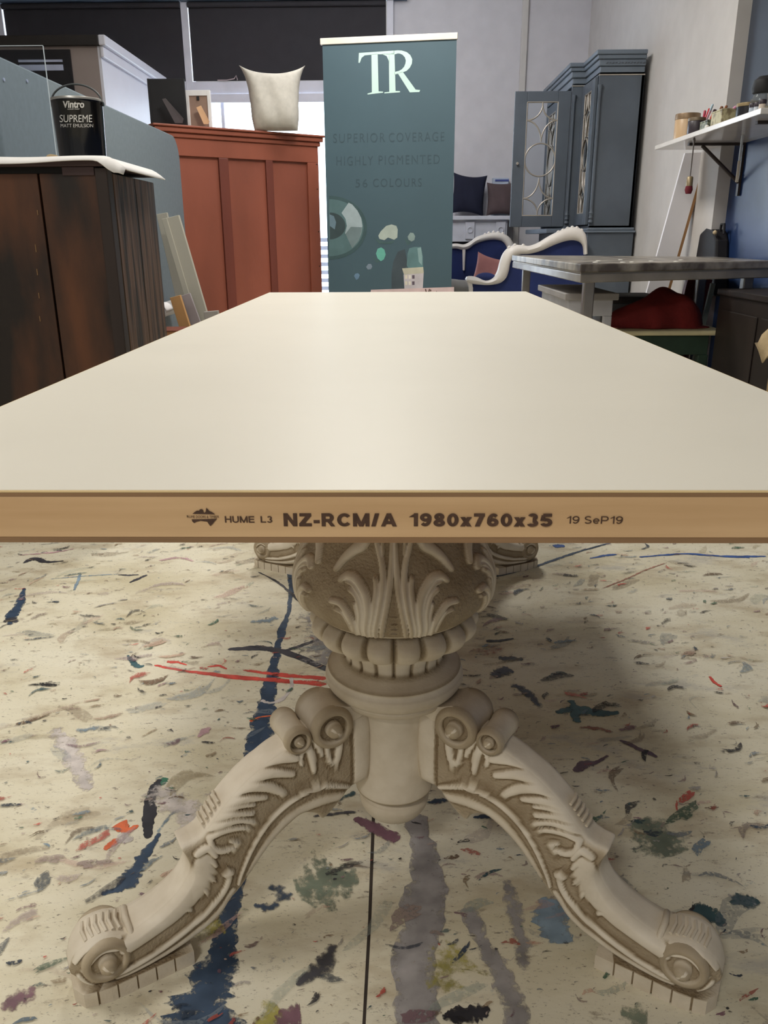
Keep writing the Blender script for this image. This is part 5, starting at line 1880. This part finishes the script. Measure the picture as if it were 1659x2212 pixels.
def tin_can(label, px, X, dia, h_, body, lid=(170, 150, 120), cat='tin', name='tin', metal=.0, grp=None):
    x, y, z = shelf_pt(px, 300, X)
    t = thing(name, label, cat, (x, y, z), group=grp)
    r_ = dia/2
    T = Matrix.Translation((x, y, z))
    MB().lathe([(r_*.96, 0), (r_, .002), (r_, h_*.80), (r_*.985, h_*.81)], 32, T).build('tin_body', mat('tin_%d_%d_%d' % body, body, .38, metal=metal, var=.05), t, smooth=40)
    MB().lathe([(r_*.98, h_*.81), (r_*1.02, h_*.82), (r_*1.02, h_-.004), (r_, h_), (r_*.9, h_), (r_*.88, h_-.006)], 32, T).build('lid', mat('lid_%d_%d_%d' % lid, lid, .4, metal=.3, var=.1), t, smooth=40)
    return t


tin_can('tan paint tin with a dented metal lid, leftmost and tallest on the wall shelf', 1481, 1.56, .128, .150, (196, 166, 130), (142, 118, 92))
tin_can('low dark tin on the wall shelf, in front of the tan paint tin', 1501, 1.47, .082, .078, (62, 56, 62), (124, 110, 92))
tin_can('squat black tin on the wall shelf, right of the marker box', 1608, 1.53, .098, .075, (30, 30, 36), (150, 132, 96))


def box_thing(name, label, cat, px, X, sx, sy, h_, m, lidm=None, rz=0.):
    x, y, z = shelf_pt(px, 300, X)
    t = thing(name, label, cat, (x, y, z), rz)
    MB().box((-sx/2, -sy/2, 0), (sx/2, sy/2, h_)).build('box_body', m, t, local=True, bevel=.002)
    MB().box((-sx/2-.001, -sy/2-.001, h_), (sx/2+.001, sy/2+.001, h_+.006)).build('box_rim', lidm or m, t, local=True, bevel=.001)
    return t, (x, y, z+h_)


M_camo = mat('tin_green_pattern', (140, 142, 120), .5, var=.3, scale=60, dark=(70, 76, 66), thr=(.45, .55))
box_thing('trinket_tin', 'small green patterned tin on the wall shelf, right of the low dark tin', 'tin', 1532, 1.50, .07, .10, .045, M_camo)
M_camo2 = mat('tin_cream_pattern', (184, 176, 140), .5, var=.3, scale=40, dark=(128, 116, 90), thr=(.40, .52))
t, bp_ = box_thing('marker_box', 'cream patterned box holding markers on the wall shelf, right of the green tin', 'box', 1562, 1.49, .085, .13, .062, M_camo2)


def marker(label, px, py0, px1, py1, X, rgb, r_=.006, cap=None):
    p0, p1 = Vector(atX(px, py0, X)), Vector(atX(px1, py1, X))
    t = thing('marker_pen', label, 'pen', tuple(p0), group='pens on the wall shelf')
    MB().tube([p0, p0.lerp(p1, .65)], r_, 10).build('barrel', mat('pen_%d_%d_%d' % rgb, rgb, .35), t, smooth=60)
    cc = cap or rgb
    MB().tube([p0.lerp(p1, .65), p0.lerp(p1, .96), p1], [r_*1.12, r_*1.05, r_*.4], 10).build('cap', mat('pen_%d_%d_%d' % cc, cc, .35), t, smooth=60)


marker('bright red marker leaning behind the green tin on the shelf', 1524, 258, 1534, 236, 1.53, (206, 50, 44), .009)
marker('orange-red marker with dark cap, right of the bright red one', 1537, 256, 1545, 238, 1.535, (214, 70, 44), .009, (60, 40, 44))
marker('pale pink and white pen standing among the red markers', 1526, 260, 1540, 225, 1.52, (232, 196, 214), .005, (196, 220, 236))
marker('crimson pen at the left of the red markers', 1516, 283, 1523, 238, 1.54, (176, 52, 76), .006)
marker('brown wooden stick leaning in the cream box, left one', 1546, 262, 1560, 230, 1.55, (130, 84, 58), .007)
marker('brown wooden stick leaning in the cream box, right one', 1556, 258, 1570, 228, 1.55, (146, 96, 66), .006)
marker('pink pen lying across the cream marker box', 1566, 250, 1590, 230, 1.50, (216, 150, 186), .005)
marker('deep red marker inside the cream marker box', 1568, 250, 1582, 240, 1.50, (170, 40, 60), .007)
x, y, z = shelf_pt(1636, 300, 1.55)
t = thing('glass_jar', 'clear glass jar with a black lid at the right end of the wall shelf', 'jar', (x, y, z))
T = Matrix.Translation((x, y, z))
MB().lathe([(.040, 0), (.046, .004), (.047, .075), (.038, .09), (.036, .10)], 28, T).build('jar_glass', mat('jar_glass', (225, 230, 230), .05, trans=.9, ior=1.2, var=0), t, smooth=40)
MB().lathe([(.03, .002), (.042, .004), (.042, .045), (.03, .048)], 20, T).build('jar_content', mat('jar_cream', (210, 196, 160), .7), t, smooth=40)
MB().lathe([(.040, .10), (.045, .102), (.050, .118), (.044, .150), (.024, .165)], 20, T).build('jar_lid', M_black, t, smooth=40)
for k, (px, X, rgb, lab) in enumerate(((1627, 1.47, (208, 214, 222), 'tiny silver pot on the shelf edge, right of the black tin'), (1637, 1.46, (214, 200, 184), 'tiny cream pot near the right end of the shelf edge'),
                                       (1617, 1.46, (186, 196, 210), 'tiny grey pot on the shelf edge before the black tin'))):
    x, y, z = shelf_pt(px, 300, X)
    t = thing('paint_pot', lab, 'pot', (x, y, z), group='tiny pots')
    T = Matrix.Translation((x, y, z))
    MB().lathe([(.011, 0), (.013, .002), (.013, .028)], 16, T).build('pot_body', mat('pot_%d' % k, rgb, .3, var=.03), t, smooth=40)
    MB().lathe([(.014, .028), (.0145, .03), (.0145, .042), (.012, .045)], 16, T).build('pot_lid', mat('pot_lid_%d' % k, (60, 52, 60), .4), t, smooth=40)
x, y, z = shelf_pt(1524, 300, 1.435)
t = thing('bead', 'tiny white knob on the front edge of the shelf, beside the green tin', 'knob', (x, y, z))
MB().lathe([(.002, 0), (.009, .004), (.010, .010), (.006, .016), (.001, .018)], 14, Matrix.Translation((x, y, z))).build('knob_body', M_fw, t, smooth=60)
# brush hanging from the shelf, stick hanging by the bracket
p0 = atX(1497, 304, 1.425)
t = thing('paintbrush', 'long-handled paintbrush with dark red bristles hanging from the wall shelf', 'paintbrush', (p0[0], p0[1], 1.12))
zA, zB, zC_, zD = 1.352, atX(1493, 380, 1.425)[2], atX(1491, 401, 1.425)[2], atX(1489, 418, 1.425)[2]
hx, hy = 1.430, p0[1]
MB().tube([(hx, hy, zA), (hx, hy, zA-.01), (hx, hy, zA-.03), (hx, hy, zB)], [.004, .007, .0035, .0028], 8).build('handle', mat('brush_handle', (96, 88, 84), .4), t, smooth=60)
MB().tube([(hx, hy, zB), (hx, hy, zB-.004), (hx, hy, zC_)], [.010, .015, .016], 12).build('ferrule', mat('brush_ferrule', (150, 134, 106), .4, metal=.4), t, smooth=50)
MB().tube([(hx, hy, zC_), (hx, hy, (zC_+zD)/2), (hx, hy, zD)], [.016, .019, .013], 12).build('bristles', mat('bristle_red', (110, 34, 46), .8), t, smooth=60)
p0, p1, p2_ = atX(1601, 318, 1.62), atX(1594, 348, 1.62), atX(1589, 394, 1.62)
t = thing('stirring_stick', 'white paint stick hanging beneath the wall shelf beside the bracket', 'stick', (p0[0], p0[1], p2_[2]))
hx, hy = 1.62, p0[1]
MB().box((hx-.007, hy-.003, p2_[2]), (hx+.007, hy+.003, p1[2])).build('stick_blade', mat('stick_cream', (206, 198, 184), .6), t, bevel=.002)
MB().box((hx-.005, hy-.004, p1[2]), (hx+.005, hy+.004, 1.352)).build('stick_grip', mat('stick_pale', (200, 206, 214), .3), t, bevel=.002)
